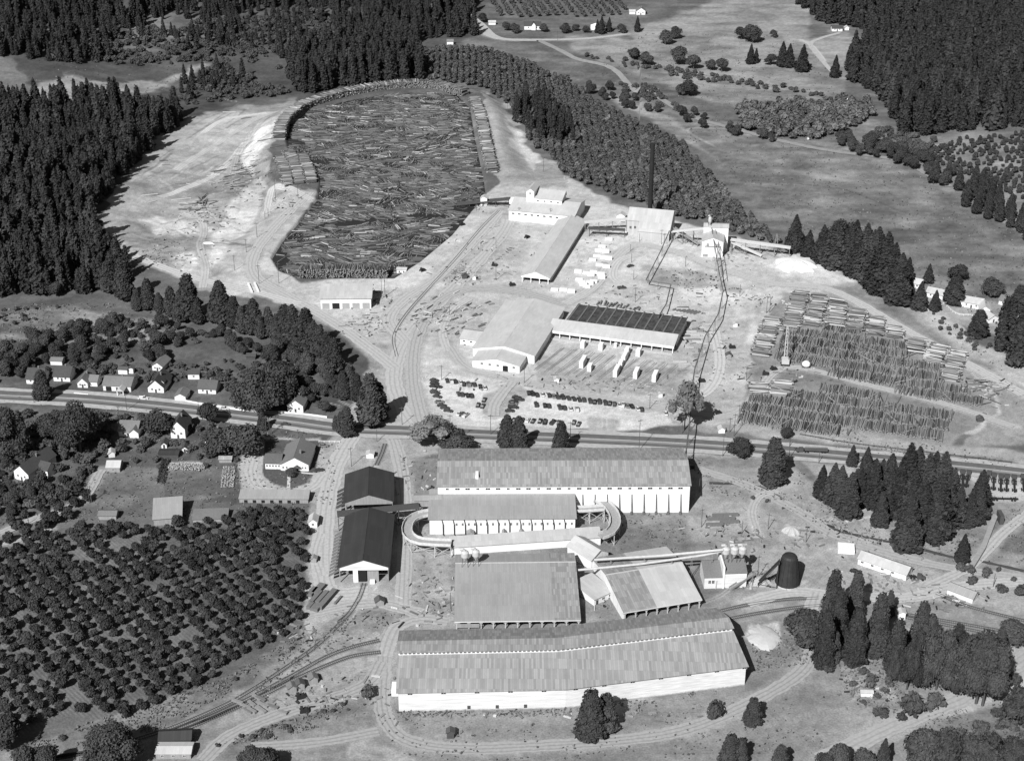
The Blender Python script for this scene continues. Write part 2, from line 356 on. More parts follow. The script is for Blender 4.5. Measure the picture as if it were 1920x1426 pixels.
way([(780,800),(745,740),(740,690),(765,630),(830,560),(880,510),(940,440),(960,400)], 9, .31, 4); way([(790,790),(775,720),(775,660),(790,610),(830,560),(890,540),(980,548),(1060,570)], 8, .28, 4)
way([(740,690),(690,650),(620,600),(540,555),(480,520),(475,480),(510,430),(560,380),(580,360)], 8, .31, 4); way([(760,640),(730,600),(760,560),(820,520),(900,440),(940,395)], 8, .32, 4)
way([(250,480),(330,510),(400,530),(470,545),(560,570)], 6, .36); way([(380,540),(385,500),(375,460),(380,420),(340,400)], 5, .34); way([(500,400),(505,370),(515,350),(550,355),(585,375)], 5, .36)
way([(330,320),(420,260),(500,215),(560,195)], 6, .34); way([(300,370),(400,330),(450,280),(490,230)], 6, .36); way([(380,250),(420,225),(500,212)], 5, .42)
way([(435,330),(445,290),(470,250),(500,220)], 5, .28)
way([(1060,570),(1110,540),(1150,490),(1190,460),(1260,470),(1340,500),(1440,530),(1560,545),(1700,620),(1920,740)], 7, .33, 4); way([(1180,540),(1150,520),(1160,490),(1200,475)], 5, .36)
way([(840,660),(830,620),(850,580),(880,560)], 5, .33); way([(845,650),(880,690),(980,715),(1100,740),(1280,770),(1380,775),(1450,700),(1500,690),(1620,720),(1780,760),(1900,800)], 5, .3, 3)
way([(1340,620),(1350,680),(1330,730),(1270,760)], 6, .36)
way([(1310,880),(1400,910),(1500,960),(1560,1000),(1640,1030),(1760,1060),(1920,1085)], 6, .27); way([(1400,1130),(1480,1110),(1560,1115),(1700,1120),(1800,1100),(1920,1090)], 7, .31, 4); way([(1420,1000),(1410,960),(1425,930),(1460,920)], 4, .3)
way([(1540,1425),(1700,1350),(1800,1310),(1900,1250),(1940,1220)], 8, .27); way([(1530,1215),(1520,1150),(1530,1110)], 6, .3); way([(1740,1100),(1820,1060),(1880,1000),(1930,960)], 5, .3)
way([(0,1000),(60,975),(150,940),(190,880)], 5, .26); way([(95,990),(40,1010),(0,1020)], 4, .28)
way([(1500,75),(1520,85),(1545,115)], 5, .34); way([(880,45),(930,72),(1010,75),(1080,74),(1130,70),(1175,64)], 6, .32, 3)
way([(960,715),(930,755),(925,780)], 6, .3); tracks([(1130,800),(1128,770)], 7, .4)
stroke([(1500,345),(1580,355),(1650,380),(1700,400)], 1.6, .07, 1.5, .8); stroke([(1340,275),(1290,242),(1395,242)], 2.5, .3, 1.5, .7)
gk = np.random.default_rng(5)
for k in range(150):      # dry and damp patches of the meadows
    cx, cy = gk.uniform(1180, 1900), gk.uniform(90, 520); v = gk.choice([.08, .1, .17, .2]); L = gk.uniform(20, 70); hh = gk.uniform(4, 12); t = gk.uniform(-.1, .35)
    paint([(cx-L, cy-L*t), (cx-L*.4, cy-hh-L*.4*t), (cx+L*.5, cy-hh*.7+L*.5*t), (cx+L, cy+L*t), (cx+L*.3, cy+hh+L*.3*t), (cx-L*.5, cy+hh*.8-L*.5*t)], v, 14, .8, 1.6, .45) if inside([(1100,140),(1200,60),(1510,-20),(1520,90),(1600,200),(1640,250),(1500,270),(1700,320),(1930,430),(1930,640),(1700,540),(1490,430),(1330,290)], np.array([cx]), np.array([cy]))[0] else None
for k in range(170):      # mottled turf and bare spots of the lower ground
    cx, cy = gk.uniform(560, 1920), gk.uniform(900, 1420); L = gk.uniform(8, 40); hh = L*gk.uniform(.2, .5)
    paint([(cx-L, cy), (cx-L*.4, cy-hh), (cx+L*.6, cy-hh*.7), (cx+L, cy+hh*.2), (cx+L*.2, cy+hh), (cx-L*.6, cy+hh*.6)], gk.choice([.12, .14, .27, .3]), 10, .8, 1.5, .4)
for (x0, y0, x1, y1) in [(1690,350,1920,440),(1560,330,1500,300),(1600,420,1720,470)]: stroke([(x0,y0),(x1,y1)], 3, .1, 4, .5)
for k in range(260):          # short random wheel marks over the yards
    cx, cy = random.choice([(1100,500),(800,560),(1330,650),(700,760),(400,350),(440,300),(900,470),(1200,720),(680,1130),(1450,1080),(1520,980)])
    x = cx+random.gauss(0, 70); y = cy+random.gauss(0, 35); a = random.uniform(-.9, .9); L = random.uniform(20, 70)
    b = a+random.uniform(-.4, .4)
    tracks([(x, y), (x+L*.5*math.cos(a), y+L*.3*math.sin(a)), (x+L*math.cos(b), y+L*.6*math.sin(b))], 2.2, random.choice([.18,.22,.44,.48]), .42, 2)
gk = np.random.default_rng(8)
for k in range(70):           # graded steps, scrapes and skid marks of the cleared ground
    x, y = gk.uniform(230, 500), gk.uniform(215, 500); a = gk.uniform(-.75, -.35) if y < 380 else gk.uniform(-.3, .5); L = gk.uniform(25, 90)
    if inside(CLEAR, np.array([x]), np.array([y]))[0]: stroke([(x, y), (x+L*.5, y+L*.5*a+gk.uniform(-4, 4)), (x+L, y+L*a)], gk.uniform(.7, 2.6), gk.choice([.13, .16, .36, .42]), 1.4, gk.uniform(.35, .75), .3, wob=1)
for k in range(11):           # cart rails' worn lines in the lumber yard
    o = k*23.5; stroke([(1005+o,690+o*.14),(1058+o,652+o*.14)], 1.4, .2, .8, .8)
dry = smooth(.17, .27, A); am = np.where(PY < 620, 1.0, .68)*(1-.55*dry); A *= (1-am/2+am*n4)*(.8+.4*n5)
orow = inside([(-100,1000),(60,1010),(260,985),(430,975),(580,965),(568,1160),(440,1245),(260,1345),(120,1345),(-100,1430)], PXn, PYn)
fa = np.array(flat(330, 1240)); fb = np.array(flat(345.8, 1253.7)); fd = (fb-fa)/np.linalg.norm(fb-fa)
A = np.where(orow, A*(1+.3*np.sin((-(GX-fa[0])*fd[1]+(GY-fa[1])*fd[0])*2*np.pi/1.5)*(.3+.9*n2)), A)
V = np.stack([GX, GY, GZ], -1).reshape(-1, 3); R_, C_ = GX.shape
i0 = (np.arange(R_-1)[:, None]*C_+np.arange(C_-1)[None, :]).ravel()
def ground_mat():
    m, t, b = new_mat('ground_soil'); at = t.nodes.new('ShaderNodeAttribute'); at.attribute_name = 'tone'
    geo = t.nodes.new('ShaderNodeNewGeometry'); pos = geo.outputs['Position']
    v = mul(t, at.outputs['Fac'], ramp_mul(t, noise(t, 1.3, 6, pos), .45, 1.55)); v = mul(t, v, ramp_mul(t, noise(t, .22, 4, pos), .75, 1.25))
    t.links.new(v, b.inputs['Base Color'])
    bp = t.nodes.new('ShaderNodeBump'); bp.inputs['Strength'].default_value = .5; bp.inputs['Distance'].default_value = .25
    t.links.new(noise(t, .9, 5, pos), bp.inputs['Height']); t.links.new(bp.outputs[0], b.inputs['Normal']); return m
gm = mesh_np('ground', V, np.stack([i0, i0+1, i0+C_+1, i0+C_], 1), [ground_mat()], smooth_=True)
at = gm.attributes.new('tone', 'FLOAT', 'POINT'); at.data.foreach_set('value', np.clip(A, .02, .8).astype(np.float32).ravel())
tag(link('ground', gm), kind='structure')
del V, i0
# --- surfaced ways
def ribbon(name, px, wid, mats, lift=.06, prof=(-.5, .5), wob=0.0, kind='structure', n=10, mi=None, z0=None):
    L = np.array(wline(px, n)); T = np.gradient(L, axis=0); T /= np.linalg.norm(T, axis=1)[:, None]; N = np.stack([-T[:, 1], T[:, 0]], 1)
    W = np.array([wid*(1+wob*random.uniform(-1, 1)) for _ in L]); k = len(prof); pts = []
    for j, o in enumerate(prof):
        q = L+N*(W*o)[:, None]; pts.append(q)
    Q = np.stack(pts, 1); Z = terrain(Q[..., 0], Q[..., 1])+lift
    Vv = np.concatenate([Q, Z[..., None]], -1).reshape(-1, 3); f = []; mm = []
    for i in range(len(L)-1):
        for j in range(k-1): f.append((i*k+j, i*k+j+1, (i+1)*k+j+1, (i+1)*k+j)); mm.append(mi[j] if mi else 0)
    o = link(name, mesh_np(name, Vv, f, mats, mm)); tag(o, kind=kind); return o
def road_mat(v): return mat('dirt_road_%02d' % round(v*50), round(v*50)/50, .3, .7, stretch=(1, 1, 1))
for i_, (px_, wid_, v_) in enumerate(WAYS):
    ru = [-.5, -.36, -.27, -.08, .02, .2, .29, .5] if wid_ > 6.4 else [-.5, -.27, -.13, .1, .24, .5]
    ribbon('dirt_road', px_, wid_, [road_mat(v_*1.14), road_mat(v_*.95)], .05+.006*i_, prof=ru, mi=[0, 1, 0, 1, 0, 1, 0][:len(ru)-1], wob=.1, n=12)
HWY = [(-120,728),(0,741),(150,748),(300,762),(420,776),(540,790),(640,803),(760,808),(900,815),(1100,823),(1300,833),(1500,848),(1700,866),(1850,880),(2040,902)]
asph = mat('asphalt', .1, .3, .3); asph2 = mat('worn_asphalt', .2, .3, .3, stretch=(.3, 1, 1)); verge = mat('gravel_verge', .32, .35, .5)
ribbon('road_verge', HWY, 17, [verge], .32, wob=.07)
ribbon('highway', HWY, 9.5, [asph, asph2], .36, prof=(-.5,-.2,.08,.5), mi=[0, 1, 0])
ribbon('road_marking', HWY, .22, [mat('road_paint', .5, .2)], .38)
ribbon('far_road', [(830,-5),(870,22),(900,45),(935,72),(1010,76)], 8, [mat('far_gravel', .33, .3, .3)], .3, wob=.06)
ribbon('far_road', [(1010,76),(1060,100),(1085,112),(1150,130),(1200,160),(1290,215),(1370,240),(1480,268),(1570,285),(1680,300),(1745,330),(1780,350)], 6, [mat('far_gravel2', .22, .3, .3)], .3, wob=.1)
ribbon('farm_lane', [(1575,62),(1540,72),(1520,85),(1545,118),(1560,135)], 4.5, [mat('far_gravel', .33)], .3)
ribbon('pavement', [(542,884),(541,914)], 1.5, [mat('concrete_path', .42, .2)], .06); ribbon('pavement', [(545,884),(588,888)], 1.3, [mat('concrete_path', .42)], .065)
ribbon('creek', [(1330,905),(1420,912),(1500,955),(1560,990),(1640,1010),(1700,1022),(1790,1045),(1840,1052),(1920,1070)], 2.0, [mat('creek_water', .06, .3, .5, rough=.4)], .05, wob=.25)
ribbon('creek', [(890,850),(960,852),(1030,858),(1140,848),(1200,855),(1230,865)], 2.0, [mat('creek_water', .06)], .05, wob=.3)
# pond water
pw = MB(); pw.poly([(x, y, -1.5) for x, y in PONDW][::-1]); o = pw.build('pond_water', mat('pond_water', .02, .4, .05, rough=.25, spec=.4)); tag(o, kind='structure')
# ================================================================ TREES
def leaf_mat(name, v, var=.35):
    m, t, b = new_mat(name)
    oi = t.nodes.new('ShaderNodeObjectInfo'); geo = t.nodes.new('ShaderNodeNewGeometry')
    val = mul(t, mul(t, ramp_mul(t, noise(t, .3, 2, geo.outputs['Position']), v*(1-var), v*(1+var)), ramp_mul(t, noise(t, .085, 2, geo.outputs['Position']), .5, 1.5)), ramp_mul(t, oi.outputs['Random'], .68, 1.32))
    t.links.new(val, b.inputs['Base Color']); b.inputs['Roughness'].default_value = .7; return m
M_CON = leaf_mat('needles', .038); M_CON2 = leaf_mat('fir_needles', .03); M_LEAF = leaf_mat('leaves', .042); M_FRUIT = leaf_mat('orchard_leaves', .032); M_PLANT = leaf_mat('young_leaves', .092); M_BUSH = leaf_mat('brush_leaves', .055); M_DRY = leaf_mat('dry_leaves', .1)
M_BARK = mat('bark', .07, .4, 3)
def quads_at(c, n, size, g, asp=1.4):
    """small leaf clumps: one bent quad each; c centres, n outward directions"""
    k = len(c); r = g.normal(size=(k, 3)); n = n+r*.55; n /= np.linalg.norm(n, axis=1)[:, None]
    a = np.cross(n, g.normal(size=(k, 3))); a /= np.linalg.norm(a, axis=1)[:, None]; b = np.cross(n, a)
    s = size*g.uniform(.6, 1.3, (k, 1)) if np.isscalar(size) else size[:, None]*g.uniform(.6, 1.3, (k, 1))
    V = np.stack([c-a*s*asp/2, c-b*s*.5+n*s*.2, c+a*s*asp/2, c+b*s*.5+n*s*.2], 1).reshape(-1, 3)
    return V, np.arange(4*k).reshape(-1, 4)
def join(parts):
    V = []; Fq = []; o = 0
    for v, f in parts:
        f = np.array(f); V.append(v); Fq.append(np.where(f >= 0, f+o, -1)); o += len(v)
    return np.concatenate(V), np.concatenate(Fq)
def lump(c, rx, rz, g, n=7, m=5, rag=.15):
    th = np.linspace(0, 2*np.pi, n, endpoint=False); ph = np.linspace(-np.pi/2, np.pi/2, m)
    V = np.array([[math.cos(p)*math.cos(t), math.cos(p)*math.sin(t), math.sin(p)] for p in ph for t in th])
    V = V*(1+g.uniform(-rag, rag, (len(V), 1)))*[rx, rx, rz]+c
    f = [(j*n+k, j*n+(k+1) % n, (j+1)*n+(k+1) % n, (j+1)*n+k) for j in range(m-1) for k in range(n)]
    return V, np.array(f)
def conifer(g, nq, width=.2, power=.8, base=.08, blunt=0.0, core=True):
    """unit-height crown: boughs in tiers, drooping outwards"""
    def R(t): return width*np.maximum(np.minimum(1, (1-t+blunt*.3)**power*1.02), .02)*np.minimum(1, .72+2.2*t)
    t = g.beta(1.05, 1.35, nq)**1.0; ti = np.round(t*22)/22+g.normal(0, .006, nq); t = np.clip(.6*ti+.4*t, .01, .995)
    a = g.uniform(0, 2*np.pi, nq); rr = R(t)*(1+.16*np.sin(3*a+g.uniform(0, 6)+t*19)+.1*np.sin(7*a+t*31))
    u = g.uniform(.62, 1.08, nq); rad = rr*u; z = base+(1-base)*t-.10*rad
    c = np.stack([rad*np.cos(a), rad*np.sin(a), z], 1); n = np.stack([np.cos(a)*.8, np.sin(a)*.8, np.full(nq, .75)], 1)
    parts = [quads_at(c, n, (.035+.22*rr)*min(1, (1500/nq)**.5)+.004, g)]
    if core:
        m, k = 9, 8; tt = np.linspace(0, .97, m); th = np.linspace(0, 2*np.pi, k, endpoint=False)
        V = np.array([[R(np.array(q))*.74*(1+g.uniform(-.22, .22))*math.cos(b), R(np.array(q))*.74*(1+g.uniform(-.22, .22))*math.sin(b), base+(1-base)*q] for q in tt for b in th])
        parts.append((V, np.array([(j*k+i, j*k+(i+1) % k, (j+1)*k+(i+1) % k, (j+1)*k+i) for j in range(m-1) for i in range(k)])))
    return join(parts)
def broad(g, nq, lobes=8, rx=.42, z0=.22, z1=1.0, ls=.24, leaf=.085):
    parts = []; zc = (z0+z1)/2; hz = (z1-z0)/2
    C = [np.array([0, 0, zc])]
    for i in range(lobes):
        d = g.normal(size=3); d /= np.linalg.norm(d); d[2] = abs(d[2])*1.45-.6
        C.append(np.array([d[0]*rx*.66, d[1]*rx*.66, zc+d[2]*hz*.75]))
    per = nq//len(C)
    for i, c in enumerate(C):
        r = ls*(1.25 if i == 0 else g.uniform(.75, 1.15)); d = g.normal(size=(per, 3)); d /= np.linalg.norm(d, axis=1)[:, None]
        d[:, 2] = np.where(d[:, 2] < -.5, -d[:, 2], d[:, 2])
        parts.append(quads_at(c+d*r*g.uniform(.8, 1.1, (per, 1))*[1, 1, .9], d+[0, 0, .25], leaf, g))
        parts.append(lump(c, r*.74, r*.66, g, 11, 8, .1) if nq > 2000 else lump(c, r*.8, r*.72, g))
    return join(parts)
def trunk(h, r, g, limbs=3, spread=.2):
    m = MB(); m.tube((0,0,-.02), (0,0,h), r, r*.35, 6)
    for i in range(limbs):
        a = g.uniform(0, 6.28); z = h*g.uniform(.45, .8); m.tube((0,0,z), (math.cos(a)*spread, math.sin(a)*spread, z+spread*.8), r*.4, r*.15, 4)
    V = np.array(m.v, float); f = np.array([tuple(x)+(-1,)*(4-len(x)) for x in m.f if len(x) <= 4]); return V, f
class Kind:
    def __init__(s, name, n, crown, tr, cm): 
        s.name = name; s.cm = cm; s.var = []
        for i in range(n):
            g = np.random.default_rng(1000+i*17+len(name)); V, Fq = crown(g); TV, TF = tr(g)
            s.var.append((V, Fq, TV, TF))
        s.me = None
    def meshes(s):
        if s.me is None:
            s.me = []
            for V, Fq, TV, TF in s.var:
                JV, JF = join([(V, Fq), (TV, TF)]); mi = np.r_[np.zeros(len(Fq)), np.ones(len(TF))]
                s.me.append((mesh_np(s.name, JV, JF, [s.cm, M_BARK], mi), mesh_np('crown', V, Fq, [s.cm]), mesh_np('trunk', TV, TF, [M_BARK])))
        return s.me
CT = lambda g: trunk(.85, .016, g, 0)
K = {}
K['pine'] = Kind('pine_tree', 5, lambda g: conifer(g, 3000, .17, .6, .1, .3), CT, M_CON)
K['fir'] = Kind('fir_tree', 5, lambda g: conifer(g, 3000, .17, .78, .04), CT, M_CON2)
K['cedar'] = Kind('cedar_tree', 5, lambda g: conifer(g, 4500, .19, .5, .02, .35), CT, M_CON)
K['slim'] = Kind('conifer_tree', 10, lambda g: conifer(g, 380, g.uniform(.1, .2), g.uniform(.45, .85), .05, g.uniform(0, .5)), CT, M_CON2)
K['broad'] = Kind('broadleaf_tree', 5, lambda g: broad(g, 2400, 10, .42, .02, 1.0, .24, .058), lambda g: trunk(.55, .03, g), M_LEAF)
K['oak'] = Kind('oak_tree', 4, lambda g: broad(g, 6500, 16, .5, -.08, 1.0, .22, .036), lambda g: trunk(.4, .035, g), M_LEAF)
K['fruit'] = Kind('fruit_tree', 6, lambda g: broad(g, 300, 6, .5, .1, 1.0, .3, .17), lambda g: trunk(.45, .03, g), M_FRUIT)
K['young'] = Kind('young_tree', 6, lambda g: broad(g, 110, 4, .34, .08, 1.0, .27, .2), lambda g: trunk(.4, .025, g, 0), M_PLANT)
K['bush'] = Kind('bush', 5, lambda g: broad(g, 170, 5, .62, .0, .8, .33, .2), lambda g: trunk(.3, .03, g, 0), M_BUSH)
K['bare'] = Kind('sparse_tree', 2, lambda g: broad(g, 700, 12, .5, .3, 1.0, .2, .05), lambda g: trunk(.75, .022, g, 6, .3), M_DRY)
PLANTS = []       # (kind, x, y, height, width factor, group, label, category, parts?)
def put(kind, px, py, h, wf=1.0, label=None, group=None, parts=True):
    p = G(px, py); PLANTS.append((kind, p.x, p.y, p.z, h, wf, label, group, parts))
def put_top(kind, px, py, top, wf=1.0, label=None, group=None, parts=True):
    """a tree standing at (px,py) whose tip shows at height row `top`"""
    p = G(px, py); lo, hi = 1., 80.
    for _ in range(30):
        m = (lo+hi)/2
        if proj(p.x, p.y, p.z+m)[1] > top: lo = m
        else: hi = m
    PLANTS.append((kind, p.x, p.y, p.z, lo, wf, label, group, parts))
def scatter(kind, poly, step, h0, h1, label, group, prob=1.0, clump=0.0, wf=1.0, seed=1, top=None, jit=.75, avoid=()):
    g = np.random.default_rng(seed); C = [flat(px, py) for px, py in poly]
    ext = 260 if top else 0
    xs = [c[0] for c in C]; yy = [c[1] for c in C]; x0, x1, y0, y1 = min(xs)-ext, max(xs)+ext, min(yy)-ext, max(yy)+ext
    X, Y = np.meshgrid(np.arange(x0, x1, step), np.arange(y0, y1, step)); X[1::2] += step/2
    X = (X+g.uniform(-.5, .5, X.shape)*step*jit).ravel(); Y = (Y+g.uniform(-.5, .5, Y.shape)*step*jit).ravel()
    Z = terrain(X, Y); px, py = proj(X, Y, Z); m = inside(poly, px, py)
    for a in avoid: m &= ~inside(a, px, py)
    keep = g.random(len(X)) < prob
    if clump: keep &= fbm(X, Y, 35, 3, 77+seed) > clump
    m &= keep & (px > -160) & (px < 2080)
    for i in np.flatnonzero(m):
        PLANTS.append((kind, X[i], Y[i], Z[i], g.uniform(h0, h1), wf*g.uniform(.88, 1.12), label, group, False))
# --- woods
HILL = [(1495,10),(1495,-90),(2200,-90),(2200,255),(1920,243),(1800,246),(1700,258),(1660,200),(1640,170),(1600,165),(1585,130),(1660,75),(1600,55),(1545,45)]
scatter('slim', HILL, 8.4, 17, 36, 'dark fir crowded among others on the wooded hillside', 'firs on the right hillside', .95, seed=3, top=1, wf=1.0)
LEFTW = [(-200,205),(60,205),(200,205),(330,198),(345,240),(300,262),(255,310),(215,345),(205,375),(172,398),(180,450),(235,500),(245,530),(140,555),(-200,560)]
scatter('slim', LEFTW, 8.0, 13, 30, 'dark conifer crowded in the wood left of the log pond', 'conifers in the wood west of the log pond', .97, seed=4, wf=1.05)
scatter('slim', [(-200,-60),(560,-60),(530,40),(330,20),(240,60),(250,110),(150,125),(60,120),(-200,90)], 9, 12, 27, 'distant conifer in the wood at the top left', 'far conifers at the upper left', .85, .4, seed=5)
scatter('slim', [(560,-60),(880,-60),(895,68),(800,75),(750,90),(640,70),(560,20)], 9.5, 14, 28, 'distant conifer in the wood at the top left', 'far conifers at the upper left', .85, .38, seed=6)
scatter('slim', [(560,110),(700,88),(765,95),(798,150),(720,158),(640,163),(560,182),(540,150)], 8, 24, 32, 'dark conifer behind the piled logs of the pond', 'conifers behind the log pond', .97, seed=7)
scatter('slim', [(230,60),(330,20),(560,20),(640,70),(700,90),(560,110),(540,150),(400,185),(330,195),(345,150),(410,120),(390,100),(250,110)], 10, 8, 20, 'distant conifer in the wood at the top left', 'far conifers at the upper left', .6, .42, seed=8)
scatter('bush', [(100,110),(250,60),(560,20),(800,60),(700,95),(560,115),(540,180),(420,190),(350,200),(330,190),(410,115),(240,125)], 7, 3, 7, 'scrubby bush on the slope at the top left', 'brush on the upper left slope', .7, .4, seed=9)
scatter('slim', [(955,185),(1000,180),(1060,230),(1085,285),(1050,275),(1000,270),(960,220)], 8.5, 16, 24, 'dark conifer at the edge of the young plantation', 'conifers beside the plantation', .8, .25, seed=10)
PLANTN = [(770,102),(850,92),(900,95),(965,112),(1065,155),(1130,202),(1272,268),(1330,330),(1390,395),(1470,462),(1420,455),(1330,418),(1275,410),(1110,352),(1060,330),(1030,292),(1000,280),(960,205),(905,165),(800,152)]
scatter('slim', [(1850,640),(1960,600),(1960,700),(1900,690)], 9, 24, 30, 'tall dark fir at the right edge below the cottages', 'firs at the right edge', .95, seed=13, wf=1.15)
scatter('pine', [(1760,370),(1830,340),(1960,420),(1960,470),(1900,440)], 10, 12, 17, 'dark tree along the right hand orchard edge', 'trees below the right orchard', .9, seed=14, wf=1.2)
scatter('broad', [(1180,185),(1290,212),(1400,250),(1480,272),(1400,262),(1290,240),(1160,205),(1050,150),(1080,140)], 11, 6, 10, 'shrubby tree along the meadow road', 'shrubby trees along the meadow road', .6, seed=15)
scatter('bush', [(1100,140),(1200,190),(1330,235),(1310,225),(1220,165)], 8, 3, 6, 'low bush along the meadow road', 'bushes along the meadow road', .6, seed=16)
scatter('bush', [(1070,100),(1200,118),(1290,135),(1540,175),(1540,186),(1290,150),(1190,130)], 7, 3, 5, 'low bush in the hedgerow across the far meadow', 'far hedgerow bushes', .7, seed=17)
scatter('young', [(1385,205),(1480,200),(1620,195),(1640,220),(1600,240),(1540,262),(1450,262),(1380,240)], 6.5, 6, 10, 'rounded tree in the small far orchard', 'far orchard trees', .92, seed=18, jit=.4)
scatter('fruit', [(1720,290),(1800,262),(1960,248),(1960,400),(1880,365),(1790,320)], 5.3, 2.4, 4.2, 'small fruit tree in the right hillside orchard', 'right hillside fruit trees', .8, seed=19, jit=.4)
scatter('broad', [(1560,262),(1640,268),(1720,290),(1800,330),(1770,360),(1720,330),(1640,296),(1570,288)], 9, 7, 11, 'leafy tree along the far rail line', 'leafy trees along the far rail line', .8, seed=20)
scatter('bush', [(1640,240),(1760,262),(1740,300),(1660,275)], 6, 3, 6, 'low bush along the far rail line', 'bushes along the far rail line', .7, seed=21)
# orchards in rows
def orchard(kind, poly, o, a, b, h0, h1, label, group, miss=.06, seed=1, wfr=(.88,1.14)):
    g = np.random.default_rng(seed); O = np.array(flat(*o)); 
    A_ = np.array(flat(o[0]+a[0], o[1]+a[1]))-O; A_ = A_/np.linalg.norm(A_)*a[2]; B_ = np.array([A_[1], -A_[0]])
    n = 120; I, J = np.meshgrid(np.arange(-n, n), np.arange(-n, n)); X = (O[0]+A_[0]*I+B_[0]*J).ravel(); Y = (O[1]+A_[1]*I+B_[1]*J).ravel()
    X = X+g.normal(0, .35, X.shape); Y = Y+g.normal(0, .35, Y.shape); Y2 = np.maximum(Y, 100)
    Z = terrain(X, Y2); px, py = proj(X, Y2, Z); m = inside(poly, px, py) & (g.random(len(X)) > miss) & (px > -60) & (px < 1980) & (Y > 100)
    for i in np.flatnonzero(m): PLANTS.append((kind, X[i], Y[i], Z[i], g.uniform(h0, h1), g.uniform(*wfr), label, group, False))
ORCH = [(-100,990),(60,1010),(190,985),(260,985),(340,985),(430,975),(500,955),(580,965),(572,1080),(568,1160),(530,1200),(440,1245),(330,1315),(260,1345),(120,1345),(20,1390),(-100,1430)]
orchard('fruit', ORCH, (330,1240), (25,-10.5,5.9), None, 3.2, 5.2, 'round fruit tree in a row of the large left orchard', 'fruit trees of the large orchard', .05, 31)
orchard('fruit', [(0,990),(20,900),(120,900),(190,960),(120,980),(60,1010)], (100,950), (25,-10.5,7), None, 4, 6, 'fruit tree beside the lane above the large orchard', 'fruit trees beside the orchard lane', .15, 32)
orchard('fruit', [(440,958),(560,962),(560,1000),(450,985)], (500,970), (20,0,5.5), None, 3, 4.5, 'small fruit tree behind the long low shed', 'fruit trees behind the low shed', .1, 33)
orchard('young', [(880,-40),(1150,-40),(1175,28),(1080,34),(940,33)], (1000,20), (8,10,9), None, 4.5, 6.5, 'small fruit tree in the striped far orchard', 'far orchard rows', .04, 34)
orchard('young', PLANTN, (1200,330), (4.5,16,5.5), None, 4.6, 6.6, 'rounded young tree in the dense plantation rows', 'young plantation trees', .05, 11, (.85,1.1))
scatter('bush', PLANTN, 9, 1.5, 3.5, 'low shrub between the plantation rows', 'shrubs of the plantation', .3, .35, seed=61)
scatter('broad', LEFTW, 17, 9, 16, 'leafy tree standing among the dark conifers at left', 'leafy trees among the left conifers', .4, .4, seed=62); scatter('broad', HILL, 26, 10, 18, 'leafy tree among the firs of the right hillside', 'leafy trees of the right hillside', .4, .45, seed=63, top=1)
# ================================================================ BUILDINGS
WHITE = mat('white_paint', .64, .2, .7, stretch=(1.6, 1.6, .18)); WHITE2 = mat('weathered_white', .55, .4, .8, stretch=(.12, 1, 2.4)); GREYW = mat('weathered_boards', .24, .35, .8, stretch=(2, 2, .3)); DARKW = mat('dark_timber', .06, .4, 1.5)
TIMBER = mat('timber', .2, .35, 1.5); PALET = mat('pale_timber', .4, .25, 1.5); LUMB = mat('fresh_lumber', .62, .18, 2.5, stretch=(1, 1, 4)); LUMB2 = mat('grey_lumber', .13, .4, 2.5)
GLASS = mat('window_glass', .035, .3, .5, rough=.25, spec=.5); FRAME = mat('window_frame', .6, .1); IRON = mat('rusty_iron', .028, .45, .6, rough=.6); STEEL = mat('galvanised_steel', .4, .25, .8, rough=.5); PIPE = mat('grey_pipe', .1, .3); CONC = mat('concrete', .38, .2); BLACK = mat('open_shade', .015, .2)  # open_shade: near-black panels that paint the shade inside open doorways
R_LIGHT = sheet_mat('light_sheet_roof', .40, .05, 1.2, 4, seam=.93, seed=1); R_PALE = sheet_mat('pale_sheet_roof', .37, .07, 1.5, 5, seam=.9, seed=2)
R_MID = sheet_mat('patchy_sheet_roof', .25, .19, .8, 5.2, seam=.78, seed=3); R_GREY = sheet_mat('grey_sheet_roof', .25, .06, .8, 7, seam=.86, seed=4); R_OLD = sheet_mat('old_patchy_roof', .225, .2, .9, 3.6, seam=.7, seed=5)
R_DARK = sheet_mat('tarred_roof', .036, .1, 1.0, 12, seam=.85, seed=6); R_SHING = sheet_mat('shingle_roof', .085, .12, .5, .35, seam=.85, seed=7); R_SHING2 = sheet_mat('grey_shingle_roof', .15, .1, .5, .35, seam=.85, seed=8); R_SHING3 = sheet_mat('brown_shingle_roof', .055, .15, .5, .35, seam=.8, seed=9)
_win = {}
def win_mesh(w_, h_):
    k = (round(w_, 2), round(h_, 2))
    if k not in _win:
        f = MB(); t = .09
        f.box(-w_/2, w_/2, -.06, .02, 0, t); f.box(-w_/2, w_/2, -.06, .02, h_-t, h_); f.box(-w_/2, -w_/2+t, -.06, .02, t, h_-t); f.box(w_/2-t, w_/2, -.06, .02, t, h_-t); f.box(-.04, .04, -.05, .02, t, h_-t)
        p = MB(); p.box(-w_/2+t, w_/2-t, -.03, .02, t, h_-t)
        _win[k] = (f.mesh('window', FRAME), p.mesh('pane', GLASS))
    return _win[k]
def window(root, x, y, z, w_, h_, rz=0.0, name='window'):
    f, p = win_mesh(w_, h_); o = link(name, f, root, (x, y, z), rz); link('pane', p, o); return o
class Bld: pass
def bld(name, label, cat, A, ang=0.0, B=None, group=None, lift=0.0):
    s = Bld(); a = G(*A); s.a = a
    if B is not None:
        b = G(*B); d = b-a; s.L = math.hypot(d.x, d.y); ang = math.atan2(d.y, d.x)
    else: ang = math.radians(ang)
    s.ang = ang; s.root = empty(name, (a.x, a.y, a.z+lift), ang, label, cat, group); return s
